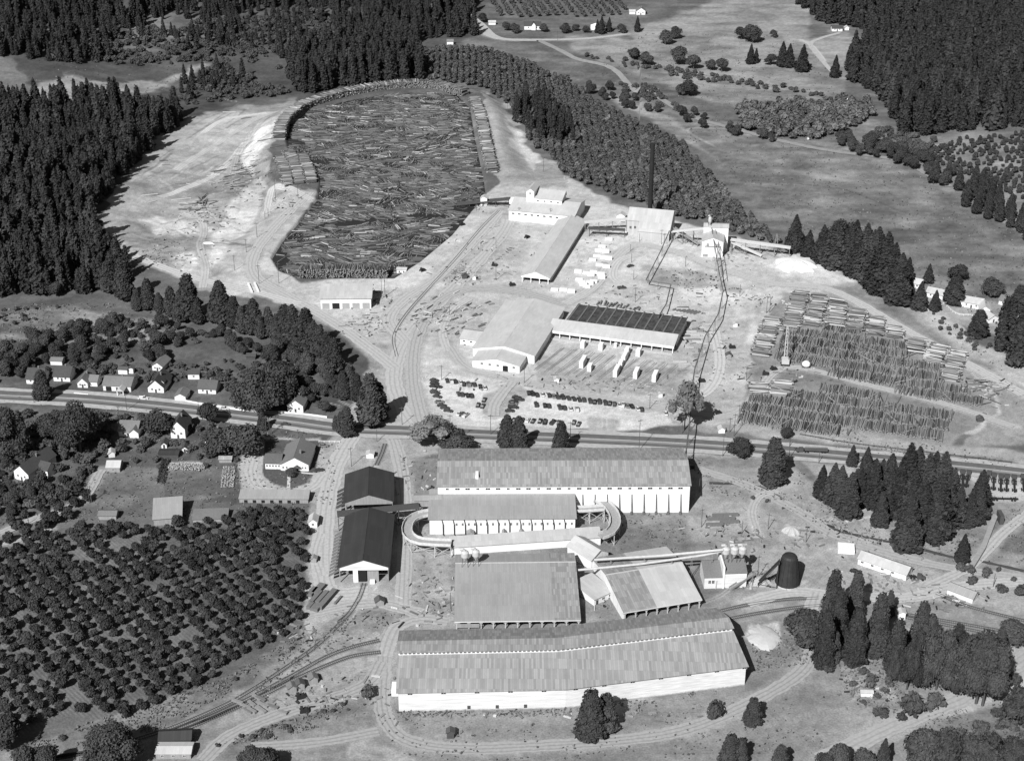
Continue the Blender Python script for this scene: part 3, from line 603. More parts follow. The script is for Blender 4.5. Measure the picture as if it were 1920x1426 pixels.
def loc(s, px, py, z):
    """local (x, y) of a point seen at height z over the base"""
    x, y = flat(px, py, s.a.z+z); dx, dy = x-s.a.x, y-s.a.y; c, n = math.cos(s.ang), math.sin(s.ang); return dx*c+dy*n, -dx*n+dy*c
def rect(s, pts):
    f = [(p[0], p[1]) for p in pts]; return f
def gable(s, x0, x1, y0, y1, h, rise, axis='x', wall=WHITE, roof=R_LIGHT, over=.5, yr=.5, hb=None, z0=-.6, th=.18, wname='wall', rname='roof', open_front=False, parts=True):
    hb = h if hb is None else hb; m = MB(); r = MB()
    if axis == 'x':
        yc = y0+(y1-y0)*yr; zr = h+rise
        prof = [(y0, z0), (y1, z0), (y1, hb), (yc, zr), (y0, h)] if 0 < yr < 1 else [(y0, z0), (y1, z0), (y1, hb+rise if yr >= 1 else hb), (y0, h)]
        m.ext(prof, 'x', x0, x1)
        def sl(ya, za, yb, zb):
            t = over/max(abs(yb-ya), .01); ye = ya+(ya-yb)*t; ze = za+(za-zb)*t
            r.slab([(x0-over, ye, ze+.03), (x1+over, ye, ze+.03), (x1+over, yb, zb+.03), (x0-over, yb, zb+.03)], th)
        if 0 < yr < 1: sl(y0, h, yc, zr); sl(y1, hb, yc, zr)
        else: sl(y0, h, y1+over, (hb+rise if yr >= 1 else hb))
    else:
        xc = x0+(x1-x0)*yr; zr = h+rise; m.ext([(x0, z0), (x1, z0), (x1, hb), (xc, zr), (x0, h)], 'y', y0, y1)
        for xa, za in ((x0, h), (x1, hb)):
            t = over/abs(xc-xa); xe = xa+(xa-xc)*t; ze = za+(za-zr)*t
            r.slab([(xe, y0-over, ze+.03), (xc, y0-over, zr+.03), (xc, y1+over, zr+.03), (xe, y1+over, ze+.03)], th)
    w_ = m.build(wname, wall, s.root) if wall else None
    return w_, r.build(rname, roof, s.root)
def front_windows(s, n, x0, x1, z, w_=1.2, h_=1.2, y=0.0):
    for i in range(n): window(s.root, x0+(x1-x0)*(i+.5)/n, y-.005, z, w_, h_)
def chimney(s, roof, x, y, z0, z1, r=.4):
    c = MB(); c.box(x-r, x+r, y-r, y+r, z0, z1-.2); c.box(x-r-.1, x+r+.1, y-r-.1, y+r+.1, z1-.2, z1); return c.build('chimney', mat('brick', .16, .3, 2), roof)
def door(s, x, y, w_, h_, m=None, z=0.0, name='door'):
    d = MB(); d.box(x-w_/2, x+w_/2, y-.07, y+.02, z, z+h_); return d.build(name, m or DARKW, s.root)
def sweep(path, prof, z0):
    """profile (offset to the left of the way, height) carried along a bent line"""
    pts = [np.array(p[:2], float) for p in path]; m = MB(); N = []
    for i, p in enumerate(pts):
        d = [pts[j+1]-pts[j] for j in (i-1, i) if 0 <= j < len(pts)-1]; d = [e/np.linalg.norm(e) for e in d]; n = [np.array([-e[1], e[0]]) for e in d]
        a = n[0] if len(n) == 1 else (n[0]+n[1])/(1+n[0]@n[1]); N.append(a)
    zz = z0 if hasattr(z0, '__len__') else [z0]*len(pts)
    R = [[(p[0]+a[0]*o, p[1]+a[1]*o, z+h) for o, h in prof] for p, a, z in zip(pts, N, zz)]; k = len(prof)
    for i in range(len(R)-1):
        for j in range(k): l = (j+1) % k; m.poly([R[i][j], R[i+1][j], R[i+1][l], R[i][l]])
    m.poly(R[0]); m.poly(R[-1][::-1]); return m
# ---- 1 the long storage shed in front
pa, pm, pc = G(748,1333), G(1060,1326), G(1396,1283); z0 = 0
r = empty('storage_shed', tuple(pa), 0, 'huge bent storage shed with a window strip under its upper roof', 'storage shed')
def rel(p): return (p[0]-pa.x, p[1]-pa.y)
path = [rel(pa), rel(pm), rel(pc)]
sweep(path, [(0,-.8),(37,-.8),(37,9),(24,13.3),(18.3,13.0),(18.3,12.1),(0,9.2)], 0).build('wall', WHITE2, r)
ext_path = lambda o: [tuple(np.array(path[0])-[o, 0]), path[1], tuple(np.array(path[2])+np.array([math.cos(.19), math.sin(.19)])*o)]
sweep(ext_path(.8), [(-.9,9.0),(18.2,12.05),(18.2,12.3),(-.9,9.25)], 0).build('roof', R_MID, r, )
up = sweep(ext_path(.8), [(17.5,13.75),(24,14.35),(38,9.3),(38,9.5),(24,14.6),(17.5,13.98)], 0).build('roof', R_OLD, r); up['label'] = 'upper roof over the window strip'
band = sweep(ext_path(.3), [(18.25,12.2),(18.45,12.2),(18.45,13.8),(18.25,13.8)], 0).build('clerestory', WHITE, r)
for a, b, n in ((0, 1, 38), (1, 2, 40)):
    A_, B_ = np.array(path[a]), np.array(path[b]); d = B_-A_; L = np.linalg.norm(d); d /= L; nn = np.array([-d[1], d[0]])
    for i in range(n):
        p = A_+d*L*(i+.5+(.35 if a else 0))/n*(.985)+nn*18.22
        o = window(r, p[0], p[1], 12.55, 1.05, 1.0, math.atan2(d[1], d[0]))
    for i in range(5 if a == 0 else 7):
        p = A_+d*L*(i+.35)/(5 if a == 0 else 6.4); window(r, p[0], p[1]-.01, 7.6, 1.9, .85, math.atan2(d[1], d[0]))
    for i in range(3 if a == 0 else 0):
        p = A_+d*L*(.42+.17*i); q = MB(); q.box(-.6, .6, -.08, .02, -.3, 2); q.build('door', DARKW, r, (p[0], p[1]-.01, 0), math.atan2(d[1], d[0]))
pl = sweep(path, [(-.25,-.8),(-.02,-.8),(-.02,.5),(-.25,.35)], 0).build('plinth', mat('stained_footing', .3, .6, .8), r)
q = MB(); q.box(-3.4, -.9, 9, 14, -.5, 3); q.build('annex', WHITE, r)
# ---- 2 sorting shed with the posts
def post_shed(name, label, A, B, D, h, ridge_y, rise, roof_m, roof2, n, split, hb):
    s = bld(name, label, 'shed', A, B=B); L = s.L
    w_ = MB(); w_.box(0, L, D-.3, D, -.5, hb); w_.box(0, .25, ridge_y*.35, D-.3, -.5, h+.2); w_.box(L-.25, L, D*.5, D-.3, -.5, h+.2); w_.build('wall', WHITE2, s.root)
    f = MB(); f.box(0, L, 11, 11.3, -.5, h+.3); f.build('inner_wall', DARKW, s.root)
    for (x0, x1, m) in ((-.6, L*split, roof_m), (L*split, L+.6, roof2)):
        R = MB(); sl = rise/ridge_y
        R.slab([(x0,-.8,h-sl*.8),(x1,-.8,h-sl*.8),(x1,ridge_y,h+rise),(x0,ridge_y,h+rise)], .2); R.slab([(x0,ridge_y,h+rise),(x1,ridge_y,h+rise),(x1,D+.5,hb),(x0,D+.5,hb)], .2); R.build('roof', m, s.root)
    rc_ = MB(); rc_.box(-.6, L+.6, ridge_y-.25, ridge_y+.25, h+rise+.1, h+rise+.34); rc_.build('ridge_cap', PALET, s.root)
    F_ = MB(); F_.box(-.5, L+.5, -.82, -.74, h-.3, h+.1); F_.build('fascia', WHITE, s.root)
    b_ = MB(); b_.box(0, L, -.2, .2, h-.65, h-.25); b_.build('beam', PALET, s.root)
    for i in range(n):
        x = .3+(L-.6)*i/(n-1); p = MB(); p.box(x-.2, x+.2, -.2, .2, -.3, h-.65)
        for e in (-1, 1): p.beam((x, 0, h-1.7), (x+e*1.1, 0, h-.6), .22)
        p.build('post', PALET, s.root)
    return s
s = post_shed('sorting_shed', 'broad flat roofed shed on a row of posts facing the storage shed', (855,1180), (1086,1177), 45, 4.4, 36, 3.6, R_GREY, R_OLD, 11, .79, 6.3); sort_s = s
sh = MB(); sh.box(.4, 9.5, -.35, -.28, 1.2, 3.1); sh.build('siding', GREYW, s.root)
def cyclone(name, p, h, r_, m, label, legs=True, stand=3.0, group=None):
    o = empty(name, p, 0, label, 'dust collector', group); b = MB(); b.lathe([(r_*.2, stand), (r_*.85, stand+h*.38), (r_, stand+h*.45), (r_, stand+h*.85), (r_*.6, stand+h*.97), (r_*.3, stand+h)], 14); b.build('drum', m, o)
    d = MB(); d.tube((0,0,stand+h*.95), (-r_*.3,0,stand+h*1.15), r_*.35); d.tube((-r_*.3,0,stand+h*1.15), (-r_*1.3,0,stand+h*1.12), r_*.35); d.build('duct', m, o)
    if legs:
        for a in range(4):
            t = math.pi/4+a*math.pi/2; l = MB(); l.beam((math.cos(t)*r_*1.1, math.sin(t)*r_*1.1, 0), (math.cos(t)*r_*.8, math.sin(t)*r_*.8, stand+h*.45), .14); l.build('leg', DARKW, o)
    return o
def at(s, x, y, z): c, n = math.cos(s.ang), math.sin(s.ang); return (s.a.x+x*c-y*n, s.a.y+x*n+y*c, s.a.z+z)
cyclone('dust_collector', at(s, 3.6, 34.5, 7.4), 5, 1.7, STEEL, 'left of two steel cyclones on the sorting shed roof', group='cyclones on the sorting shed'); cyclone('dust_collector', at(s, 8.2, 35, 7.5), 5, 1.6, STEEL, 'right of two steel cyclones on the sorting shed roof', group='cyclones on the sorting shed')
# ---- 3 angled shed
s = post_shed('loading_shed', 'angled post shed with one pale roof half beside the boiler building', (1170,1163), (1312,1139), 40, 4.4, 22, 3.6, R_OLD, R_PALE, 8, .42, 4.6)
w_ = MB(); w_.ext([(0,-.5),(40,-.5),(40,4.6),(22,7.9),(0,4.3)], 'x', -.35, -.05); w_.build('end_wall', WHITE, s.root)
s2 = bld('lean_to', 'small white lean-to with a pale roof between the two post sheds', 'lean-to', (1114,1135), 0, B=(1150,1118)); gable(s2, 0, s2.L, 0, 14, 3, 1.2, 'x', WHITE, R_PALE, .4, yr=1.0); front_windows(s2, 2, s2.L*.3, s2.L, 1.0, 1.6, 1.2); door(s2, 1.6, 0, 1.2, 2.1)
s3 = bld('transfer_shed', 'white gabled transfer shed at the end of the covered ramp', 'shed', (1108,1068), 0, B=(1140,1052)); gable(s3, 0, s3.L, 0, 15, 5, 3, 'y', WHITE, R_PALE, .5)
# ---- 4 dry kiln with pipes, 5 tall white store
s = bld('dry_kiln', 'long low dry kiln with small windows and standing pipes inside the loop', 'kiln', (806,1001), B=(1078,999)); L = s.L
gable(s, 0, L, 0, 20.5, 7.9, 2.6, 'x', WHITE, R_GREY, .7, yr=1.0)
for i in range(24):
    if 3 < i: window(s.root, 1.2+L*i/24, -.005, 4.3, .95, 1.5)
for i in range(12):
    x = 6+(L-8)*i/11.5; p = MB(); p.tube((x, -.5, 0), (x, -.5, 5.2), .22); p.tube((x, -.5, 5.2), (x-.5, -.3, 7.6), .18); p.tube((x, -.5, .2), (x+.5, -1.6, .1), .25); p.build('pipe', IRON, s.root)
for x, wd in ((L*.28, 3.4), (L*.51, 2.0), (L*.63, 2.2), (L*.97, 2.4)):
    q = MB(); q.ext([(x-wd/2,-.3),(x+wd/2,-.3),(x+wd/2,2),(x,3),(x-wd/2,2)], 'y', -3.2, -.05); q.build('porch', GREYW, s.root)
s = bld('lumber_store', 'tall white buttressed store with a long patched roof behind the kiln', 'store', (822,962), B=(1291,960)); L = s.L
w_, rf = gable(s, 0, L, 0, 34, 14.4, 4.2, 'x', WHITE, R_OLD, .6, yr=.45)
for i in range(24): window(s.root, 2+(L-4)*(i+.5)/24, -.005, 12.3, 2.2 if i % 3 else 1.4, 1.1)
for i in range(9):
    x = L*.575+L*.41*i/8.4; b_ = MB(); b_.beam((x, -1.6, -.3), (x, -.15, 9.8), .3, .35); b_.box(x-.45, x+.45, -2.2, -.5, -.4, .9); b_.build('buttress', mat('tarred_brace', .1, .3), s.root)
v = MB(); v.box(17, 18.4, 4, 8, 15.2, 17.6); v.build('roof_vent', WHITE, rf)
# ---- the elevated loop round the kiln
def loop(name, label, px, z, wd, step):
    L = catmull([flat(x, y, z) for x, y in px], 2); c = L[0]; o = empty(name, (c[0], c[1], 0), 0, label, 'elevated walkway'); Q = [p-c for p in L]
    sweep(Q, [(-wd/2,z-.35),(wd/2,z-.35),(wd/2,z),(-wd/2,z)], 0).build('deck', mat('walk_boards', .27, .4, 1.6), o)
    for e in (-1, 1): sweep(Q, [(e*wd/2-.12,z+.01),(e*wd/2+.12,z+.01),(e*wd/2+.12,z+1.3),(e*wd/2-.12,z+1.3)], 0).build('parapet', mat('walk_boards_pale', .48, .35, 1.2), o)
    d = 0; prev = None; last = None
    for i in range(len(Q)):
        if last is not None: d += np.linalg.norm(Q[i]-last)
        last = Q[i]
        if i == 0 or d >= step:
            d = 0; t = Q[min(i+1, len(Q)-1)]-Q[max(i-1, 0)]; t = t/np.linalg.norm(t); n = np.array([-t[1], t[0]]); a, b = Q[i]-n*(wd/2-.3), Q[i]+n*(wd/2-.3)
            for p in (a, b): m = MB(); m.beam((p[0], p[1], -.2), (p[0], p[1], z-.36), .32); m.build('leg', PALET, o)
            m = MB(); m.beam((a[0], a[1], 0.6), (b[0], b[1], z-.6), .16); m.beam((b[0], b[1], .6), (a[0], a[1], z-.6), .16)
            if prev is not None:
                m.beam((prev[0], prev[1], .8), (a[0], a[1], z-.6), .16); m.beam((a[0], a[1], .8), (prev[0], prev[1], z-.6), .16)
            m.build('brace', PALET, o); prev = a
loop('loop_walkway', 'curved elevated walkway on white trestles at the left end of the kiln', [(808,962),(788,966),(770,976),(763,992),(768,1006),(790,1016),(846,1019)], 6.0, 4.4, 6)
loop('loop_walkway', 'curved elevated walkway on white trestles at the right end of the kiln', [(1079,931),(1108,933),(1133,943),(1150,962),(1154,982),(1145,998),(1126,1006)], 6.0, 4.4, 6)
loop('loop_walkway', 'short straight walkway across the right hand loop', [(1077,956),(1105,955),(1132,953)], 6.5, 3.6, 6)
s = bld('covered_ramp', 'long narrow covered ramp with a white wall in front of the kiln', 'covered ramp', (846,1040), B=(1126,1021)); gable(s, 0, s.L, 0, 8.5, 4.0, 1.4, 'x', WHITE, R_PALE, .5, yr=.75)
# ---- 6 dark sheds
def dark_shed(label, A, B, D, h, rise, wallm):
    s = bld('tarred_shed', label, 'shed', A, B=B, group='black roofed sheds'); L = s.L; r_ = MB(); o = .7
    for xa, xb in ((-o, L/2), (L+o, L/2)):
        za = h-.35; r_.slab([(xa,-.5,za),(xb,-.5,h+rise),(xb,D+.5,h+rise),(xa,D+.5,za)], .2)
    r_.build('roof', R_DARK, s.root)
    g = MB(); g.ext([(0,h-1.6),(L,h-1.6),(L,h-.1),(L/2,h+rise-.12),(0,h-.1)], 'y', -.12, .05); g.build('gable', wallm, s.root)
    w_ = MB(); w_.box(L-.2, L, 0, D, -.4, h-.3); w_.box(.02, L-.2, D-.2, D, -.4, h-.2); w_.build('wall', GREYW, s.root)
    for i in range(9):
        p = MB(); p.box(.05, .4, D*i/8-.18 if i < 8 else D-.4, D*i/8+.18 if i < 8 else D-.22, -.4, h-.4); p.build('post', GREYW, s.root)
    return s
s = dark_shed('rear black roofed shed with a grey boarded gable beyond the overhead conveyor', (648,968), (737,965), 25, 7.6, 3.6, GREYW)
for i in range(5):
    m = MB(); y = 3+i*3.4; m.slab([(-4,y-1.4,3.2),(-4,y+.2,3.2),(-.2,y+1.4,4.6),(-.2,y-.2,4.6)], .5); m.build('awning', DARKW, s.root)
s = dark_shed('front black roofed shed with a white gable and rail track running in', (637,1091), (729,1090), 41.5, 7.6, 3.6, WHITE2); L = s.L
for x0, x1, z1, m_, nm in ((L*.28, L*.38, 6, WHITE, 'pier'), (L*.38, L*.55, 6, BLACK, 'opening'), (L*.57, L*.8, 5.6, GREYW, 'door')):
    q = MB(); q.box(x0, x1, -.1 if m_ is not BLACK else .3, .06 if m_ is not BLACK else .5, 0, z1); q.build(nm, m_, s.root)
q = MB(); q.box(L*.62, L*.72, -1.6, -.3, 0, 1.6); q.build('loading_box', WHITE, s.root)
for i in range(13):
    m = MB(); y = 1+i*2.6; m.slab([(-4.4,y-1.2,3.0),(-4.4,y+.1,3.0),(-.3,y+1.3,4.8),(-.3,y,4.8)], .35); m.build('awning', LUMB2, s.root)
def trestle(name, label, cat, p, q, za, zb, wd, m_, leg_step=7, roof=None, side=1.0, lm=None, base=None):
    """raised conveyor or bridge between two places"""
    P0, P1 = np.array(p), np.array(q); d = P1-P0; L = np.linalg.norm(d); ang = math.atan2(d[1], d[0]); lm = lm or m_
    o = empty(name, (p[0], p[1], 0), ang, label, cat); m = MB(); m.prism([(0,-wd/2,za),(L,-wd/2,zb),(L,wd/2,zb),(0,wd/2,za)], [(0,-wd/2,za+.3),(L,-wd/2,zb+.3),(L,wd/2,zb+.3),(0,wd/2,za+.3)]); m.build('deck', m_, o)
    if side:
        for e in (-1, 1): m = MB(); y = e*(wd/2+.07); m.prism([(0,y-.06,za),(L,y-.06,zb),(L,y+.06,zb),(0,y+.06,za)], [(0,y-.06,za+side),(L,y-.06,zb+side),(L,y+.06,zb+side),(0,y+.06,za+side)]); m.build('side_board', m_, o)
    n = max(2, int(L/leg_step)+1)
    for i in range(n):
        x = .4+(L-.8)*i/(n-1); z = za+(zb-za)*x/L; c, n_ = math.cos(ang), math.sin(ang); g0 = tz(p[0]+x*c, p[1]+x*n_); m = MB()
        for e in (-1, 1): m.beam((x, e*wd*.55, g0-.3), (x, e*wd*.4, z), .28)
        m.beam((x, -wd*.5, g0+(z-g0)*.3), (x, wd*.45, g0+(z-g0)*.8), .16); m.beam((x, wd*.5, g0+(z-g0)*.3), (x, -wd*.45, g0+(z-g0)*.8), .16); m.build('bent', lm, o)
        if i and z-g0 > 2.5:
            m = MB(); x0 = .4+(L-.8)*(i-1)/(n-1); zq = za+(zb-za)*x0/L; m.beam((x0, -wd*.5, g0+.4), (x, -wd*.45, z-.2), .14); m.beam((x, -wd*.5, g0+.4), (x0, -wd*.45, zq-.2), .14); m.build('brace', lm, o)
    return o
trestle('overhead_conveyor', 'dark overhead conveyor bridge between the two black roofed sheds', 'conveyor', flat(632,962,8), flat(786,950,8), 7.2, 8.2, 3.6, DARKW, 8)
s = bld('conveyor_house', 'small box-like conveyor house perched at the kiln roof corner', 'conveyor house', (778,972), B=(828,971)); gable(s, 0, s.L, 0, 6, 9.5, .8, 'x', GREYW, R_GREY, .3, z0=6.2)
for x in (.6, s.L/2, s.L-.6): m = MB(); m.beam((x,1,0),(x,1,6.2),.35); m.beam((x,5,0),(x,5,6.2),.35); m.build('leg', TIMBER, s.root)
# ---- 7 office
s = bld('mill_office', 'white L-shaped office with a grey roof on its own curved lawn', 'office', (497,881), B=(579,883)); L = s.L
gable(s, L*.36, L, 0, 19, 3.6, 3.8, 'y', WHITE, R_SHING2, .5); w_, rf = gable(s, -.0, L*.36-.02, 1.2, 9.5, 3.4, 2.6, 'x', WHITE, R_SHING, .45, rname='wing_roof', wname='wing_wall')
for i in range(5): window(s.root, .8+i*1.45, 1.19, 1.2, .9, 1.2)
for x in (.42, .5, .86, .93): window(s.root, L*x, -.005, 1.2, .9, 1.2)
q = MB(); q.ext([(L*.66,2.2),(L*.82,2.2),(L*.74,3.4)], 'y', -1.5, -.02); q.build('porch_roof', R_SHING, s.root); door(s, L*.74, 0, 1.1, 2.1); chimney(s, rf, L*.78, 6, 5.5, 8.2, .45)
# ---- 8 truck garage
s = bld('truck_garage', 'five bay white garage with a pale roof south of the log pond', 'garage', (602,579), B=(696,578)); L = s.L
gable(s, 0, L, 0, 19, 6.6, 2.8, 'x', WHITE, R_PALE, .7, yr=.78)
for i in range(5): door(s, L*(i+.5)/5, 0, L*.145, 3.6, mat('door_grey', .28, .2) if i != 1 else BLACK, name='garage_bay')  # second bay stands open; its black panel paints the shade inside
# ---- 9 sawmill and long chain shed
s = bld('sawmill', 'white sawmill with a raised monitor roof and small tower at the pond', 'sawmill', (954,413), -15); 
gable(s, 0, 45, 0, 32, 7.4, 3.0, 'x', WHITE, R_LIGHT, .6, yr=.55)
for i in range(8): window(s.root, 3+i*4.3, -.005, 4.6, 1.9, 1.2)
x, y = loc(s, 988, 379, 9.2); gable(s, x, x+24, y, y+13, 12.6, 2.6, 'x', WHITE, R_LIGHT, .4, z0=7.5, yr=.9, wname='monitor_wall', rname='monitor_roof')
for i in range(5): window(s.root, x+3+i*4.6, y-.005, 10.4, 1.5, 1.1)
gable(s, x-.3, x+5, y-.25, y+15, 17.0, 2.0, 'y', WHITE, R_LIGHT, .3, z0=7.5, wname='tower_wall', rname='tower_roof'); window(s.root, x+2.3, y-.26, 15.2, 1.4, 1.2)
q = MB(); q.box(-5, -.05, 20, 26, 4, 7); q.build('log_entry', WHITE, s.root); q = MB(); q.box(-5, -.05, 1, 5, 0, 3); q.build('platform', GREYW, s.root)
saw = s
s = bld('chain_shed', 'long narrow open ended shed running down from the sawmill', 'shed', (978,528), -15.0); L = 17.0
x, y = loc(s, 1098, 414, 4); D = y
gable(s, 0, L, 5, D, 4.2, 3.4, 'y', WHITE, R_LIGHT, 1.0); g = MB(); g.ext([(-.6,3.1),(L+.6,3.1),(L+.6,4.0),(L/2,7.5),(-.6,4.0)], 'y', .1, .4); g.build('gable', WHITE, s.root)
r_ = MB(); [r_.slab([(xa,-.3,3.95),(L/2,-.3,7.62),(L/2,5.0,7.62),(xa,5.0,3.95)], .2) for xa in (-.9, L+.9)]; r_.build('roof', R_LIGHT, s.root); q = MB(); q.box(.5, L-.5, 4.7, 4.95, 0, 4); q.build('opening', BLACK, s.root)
for i in range(4): q = MB(); X = .4+(L-.8)*i/3; q.box(X-.22, X+.22, .1, .5, 0, 3.1); q.build('post', WHITE, s.root)
# ---- 10 planing mill
s = bld('planing_mill', 'large white planing mill with several joined pale roofs', 'planing mill', (886,688), -16); L = 26.5
gable(s, 0, L, 0, 22, 4.2, 2.6, 'y', WHITE, R_LIGHT, .5); front_windows(s, 5, 3, L-1, 2.3, 1.5, 1.2); door(s, L*.7, 0, 3, 3.2, BLACK, name='cart_opening')
x, y = loc(s, 1002, 682, 0); gable(s, x-35, x, y, y+65, 5.2, 3.6, 'y', WHITE, R_LIGHT, .6, wname='hall_wall', rname='hall_roof', z0=-.55); DX = x; DY = y
x, y = loc(s, 863, 645, 0); gable(s, x, x+17, y, y+13, 3.6, 1.8, 'x', WHITE, R_PALE, .5, wname='wing_wall', rname='wing_roof', yr=.6, z0=-.5); [window(s.root, x+2.2+i*4.2, y-.005, 1.7, 1.6, 1.1) for i in range(3)]
plan = s
# ---- 11 drying shed with the dark glazed roof
s = bld('drying_shed', 'long shed with a dark skylight roof beside the lumber yard', 'drying shed', (1030,631), -17.2); L = loc(s, 1262, 662, 0)[0]
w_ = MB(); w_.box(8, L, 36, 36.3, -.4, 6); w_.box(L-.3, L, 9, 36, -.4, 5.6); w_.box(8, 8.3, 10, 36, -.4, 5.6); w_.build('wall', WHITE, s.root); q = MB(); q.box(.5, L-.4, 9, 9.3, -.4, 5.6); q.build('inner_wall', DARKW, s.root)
r_ = MB(); r_.slab([(-1,-.8,4.2),(L+.6,-.8,4.2),(L+.6,10.5,6.6),(-1,10.5,6.6)], .2); r_.build('roof', R_LIGHT, s.root)
R_SKY = sheet_mat('skylight_roof', .05, .35, 1.5, 2.4, seam=1.8, seed=11); r_ = MB(); r_.slab([(7,10.55,6.75),(L+.6,10.55,6.75),(L+.6,37,5.6),(7,37,5.6)], .2); r_.build('skylight_roof', R_SKY, s.root)
for i in range(12): q = MB(); X = 8+(L-8)*i/11.5; q.box(X-.25, X+.25, 10.7, 36.5, 6.0, 6.4) if False else q.slab([(X-.45,10.8,7.0),(X+.45,10.8,7.0),(X+.45,36.6,5.9),(X-.45,36.6,5.9)], .25); q.build('roof_rib', mat('rib_grey', .12, .2), s.root)
q = MB(); q.box(-.8, L+.4, -.85, -.7, 2.9, 4.3); q.build('fascia', WHITE, s.root)
for i in range(13): X = .3+(L-.6)*i/12; q = MB(); q.box(X-.2, X+.2, -.6, -.2, -.2, 2.9); q.build('post', WHITE, s.root)
q = MB(); q.box(-.5, L, -3.2, -.9, -.2, .25); q.build('platform', PALET, s.root)
dry = s
# ---- 12 power house, stack, fuel house
s = bld('power_house', 'tall pale power house beside the black smokestack', 'power house', (1171,446), -14); gable(s, 0, 29, 8, 24, 9.5, 5.5, 'x', R_PALE, R_PALE, .3, yr=.6); gable(s, 8.5, 29, 0, 7.97, 5.5, 4.2, 'x', R_PALE, R_PALE, .3, yr=1.0, wname='annex_wall', rname='annex_roof')
for i in range(2): window(s.root, 2.4+i*3, 7.99, 3.5+i*.3, 1.6, 2.2)
p = G(1218, 411); o = empty('smokestack', tuple(p), 0, 'tall black smokestack rising behind the power house', 'smokestack'); m = MB(); m.lathe([(1.75,0),(1.75,1.2),(1.5,1.3),(1.42,52)], 20); m.build('shaft', mat('soot_black', .018, .4, .4), o); m = MB(); m.lathe([(1.6,51.6),(1.62,53)], 20); m.build('rim', mat('soot_black', .018), o)
for k in (17, 35): m = MB(); m.lathe([(1.56,k),(1.56,k+.5)], 20); m.build('band', mat('soot_black', .018), o)
s = bld('fuel_house', 'tall white gabled fuel house with a cyclone on its back roof', 'fuel house', (1315,481), -8); gable(s, 0, 13.3, 0, 13, 10.6, 2.6, 'y', WHITE, R_PALE, .4); gable(s, .4, 16, 13.02, 21, 15, 1.0, 'x', WHITE, R_PALE, .3, wname='rear_wall', rname='rear_roof')
for X in (3.5, 9.5): q = MB(); q.box(X-.7, X+.7, -.5, -.02, 7.6, 9.2); q.build('bracket', GREYW, s.root)
q = MB(); q.box(1.5, 12, -.6, -.02, 7.2, 7.5); q.build('ledge', GREYW, s.root); q = MB(); q.box(.8, 4, -.09, .02, .2, 2); q.build('vent', GREYW, s.root)
cyclone('dust_collector', at(s, 4, 15, 15.4), 5.5, 1.1, PALET, 'pale cyclone standing on the fuel house roof', stand=.5)
trestle('conveyor', 'raised pale conveyor from the sawmill to the power house', 'conveyor', flat(1096,417,6), flat(1176,411,8), 5.6, 8, 2.2, PALET, 8, lm=TIMBER)
trestle('conveyor', 'raised dark conveyor below the pale one at the power house', 'conveyor', flat(1104,428,5), flat(1172,431,5), 4.6, 4.6, 2.4, DARKW, 9)
trestle('conveyor', 'conveyor from the power house up to the fuel house', 'conveyor', flat(1260,434,7), flat(1322,428,13), 6.5, 12.5, 2, PALET, 7, lm=TIMBER)
trestle('conveyor', 'low sloping conveyor between power house and fuel house', 'conveyor', flat(1264,428,8), flat(1310,457,2), 8, 1.5, 1.8, TIMBER, 7)
trestle('conveyor', 'long level conveyor trestle running right from the fuel house', 'conveyor', flat(1370,450,8), flat(1482,467,6), 8, 6.5, 2.6, PALET, 8, lm=TIMBER)
trestle('conveyor', 'sloping conveyor dropping right of the fuel house', 'conveyor', flat(1372,455,6.5), flat(1428,480,1), 6.5, .8, 1.8, PALET, 7, lm=TIMBER)
p = G(1454, 474); o = empty('lattice_tower', tuple(p), 0, 'slender lattice tower beside the long conveyor trestle', 'tower')
for e in range(4): t = math.pi/4+e*math.pi/2; m = MB(); m.beam((math.cos(t)*1.8, math.sin(t)*1.8, 0), (math.cos(t)*.3, math.sin(t)*.3, 13), .2); m.build('leg', TIMBER, o)
trestle('log_haul', 'dark log haul ramp rising from the pond into the sawmill', 'log haul', flat(856,384,-1), flat(956,372,6), -.8, 5.4, 4.2, DARKW, 9)
s = bld('haul_hut', 'small white hut on the log haul ramp', 'hut', (901,385), -10, lift=2.6); gable(s, 0, 4.6, 0, 5, 2.6, 1.2, 'y', WHITE, R_LIGHT, .3, z0=-2.6)
s = bld('small_hut', 'small white hut left of the power house', 'hut', (1156,412), -14); gable(s, 0, 5.5, 0, 5, 3, 1.6, 'y', WHITE, R_LIGHT, .3)
# ---- 13 boiler house, cyclones, burner
s = bld('boiler_house', 'weathered white boiler house with three steel cyclones above', 'boiler house', (1320,1103), 3); gable(s, 0, 7.6, 0, 11, 5.4, 2.8, 'x', WHITE2, R_SHING2, .2, yr=.8); gable(s, 8.4, 17.8, 0, 9, 7.2, 2.4, 'x', WHITE2, R_SHING2, .2, yr=.8, wname='hall_wall', rname='hall_roof')
q = MB(); q.box(7.62, 8.38, -.4, 12, -.4, 10.6); q.build('fire_wall', WHITE, s.root); [window(s.root, 2.2+i*1.5, -.005, 2.4, 1.2, 1.8) for i in range(2)]; q = MB(); q.tube((4.9,-.2,0),(5.1,-.2,4),.22); q.build('pipe', STEEL, s.root)
boil = s
for i, (x, lab) in enumerate(((9.6, 'left'), (13.2, 'middle'), (16.6, 'right'))): cyclone('dust_collector', at(s, x, 6.4, 0), 5.4, 1.65, STEEL, lab+' one of three big cyclones on the boiler house', stand=11.0, group='cyclones on the boiler house')
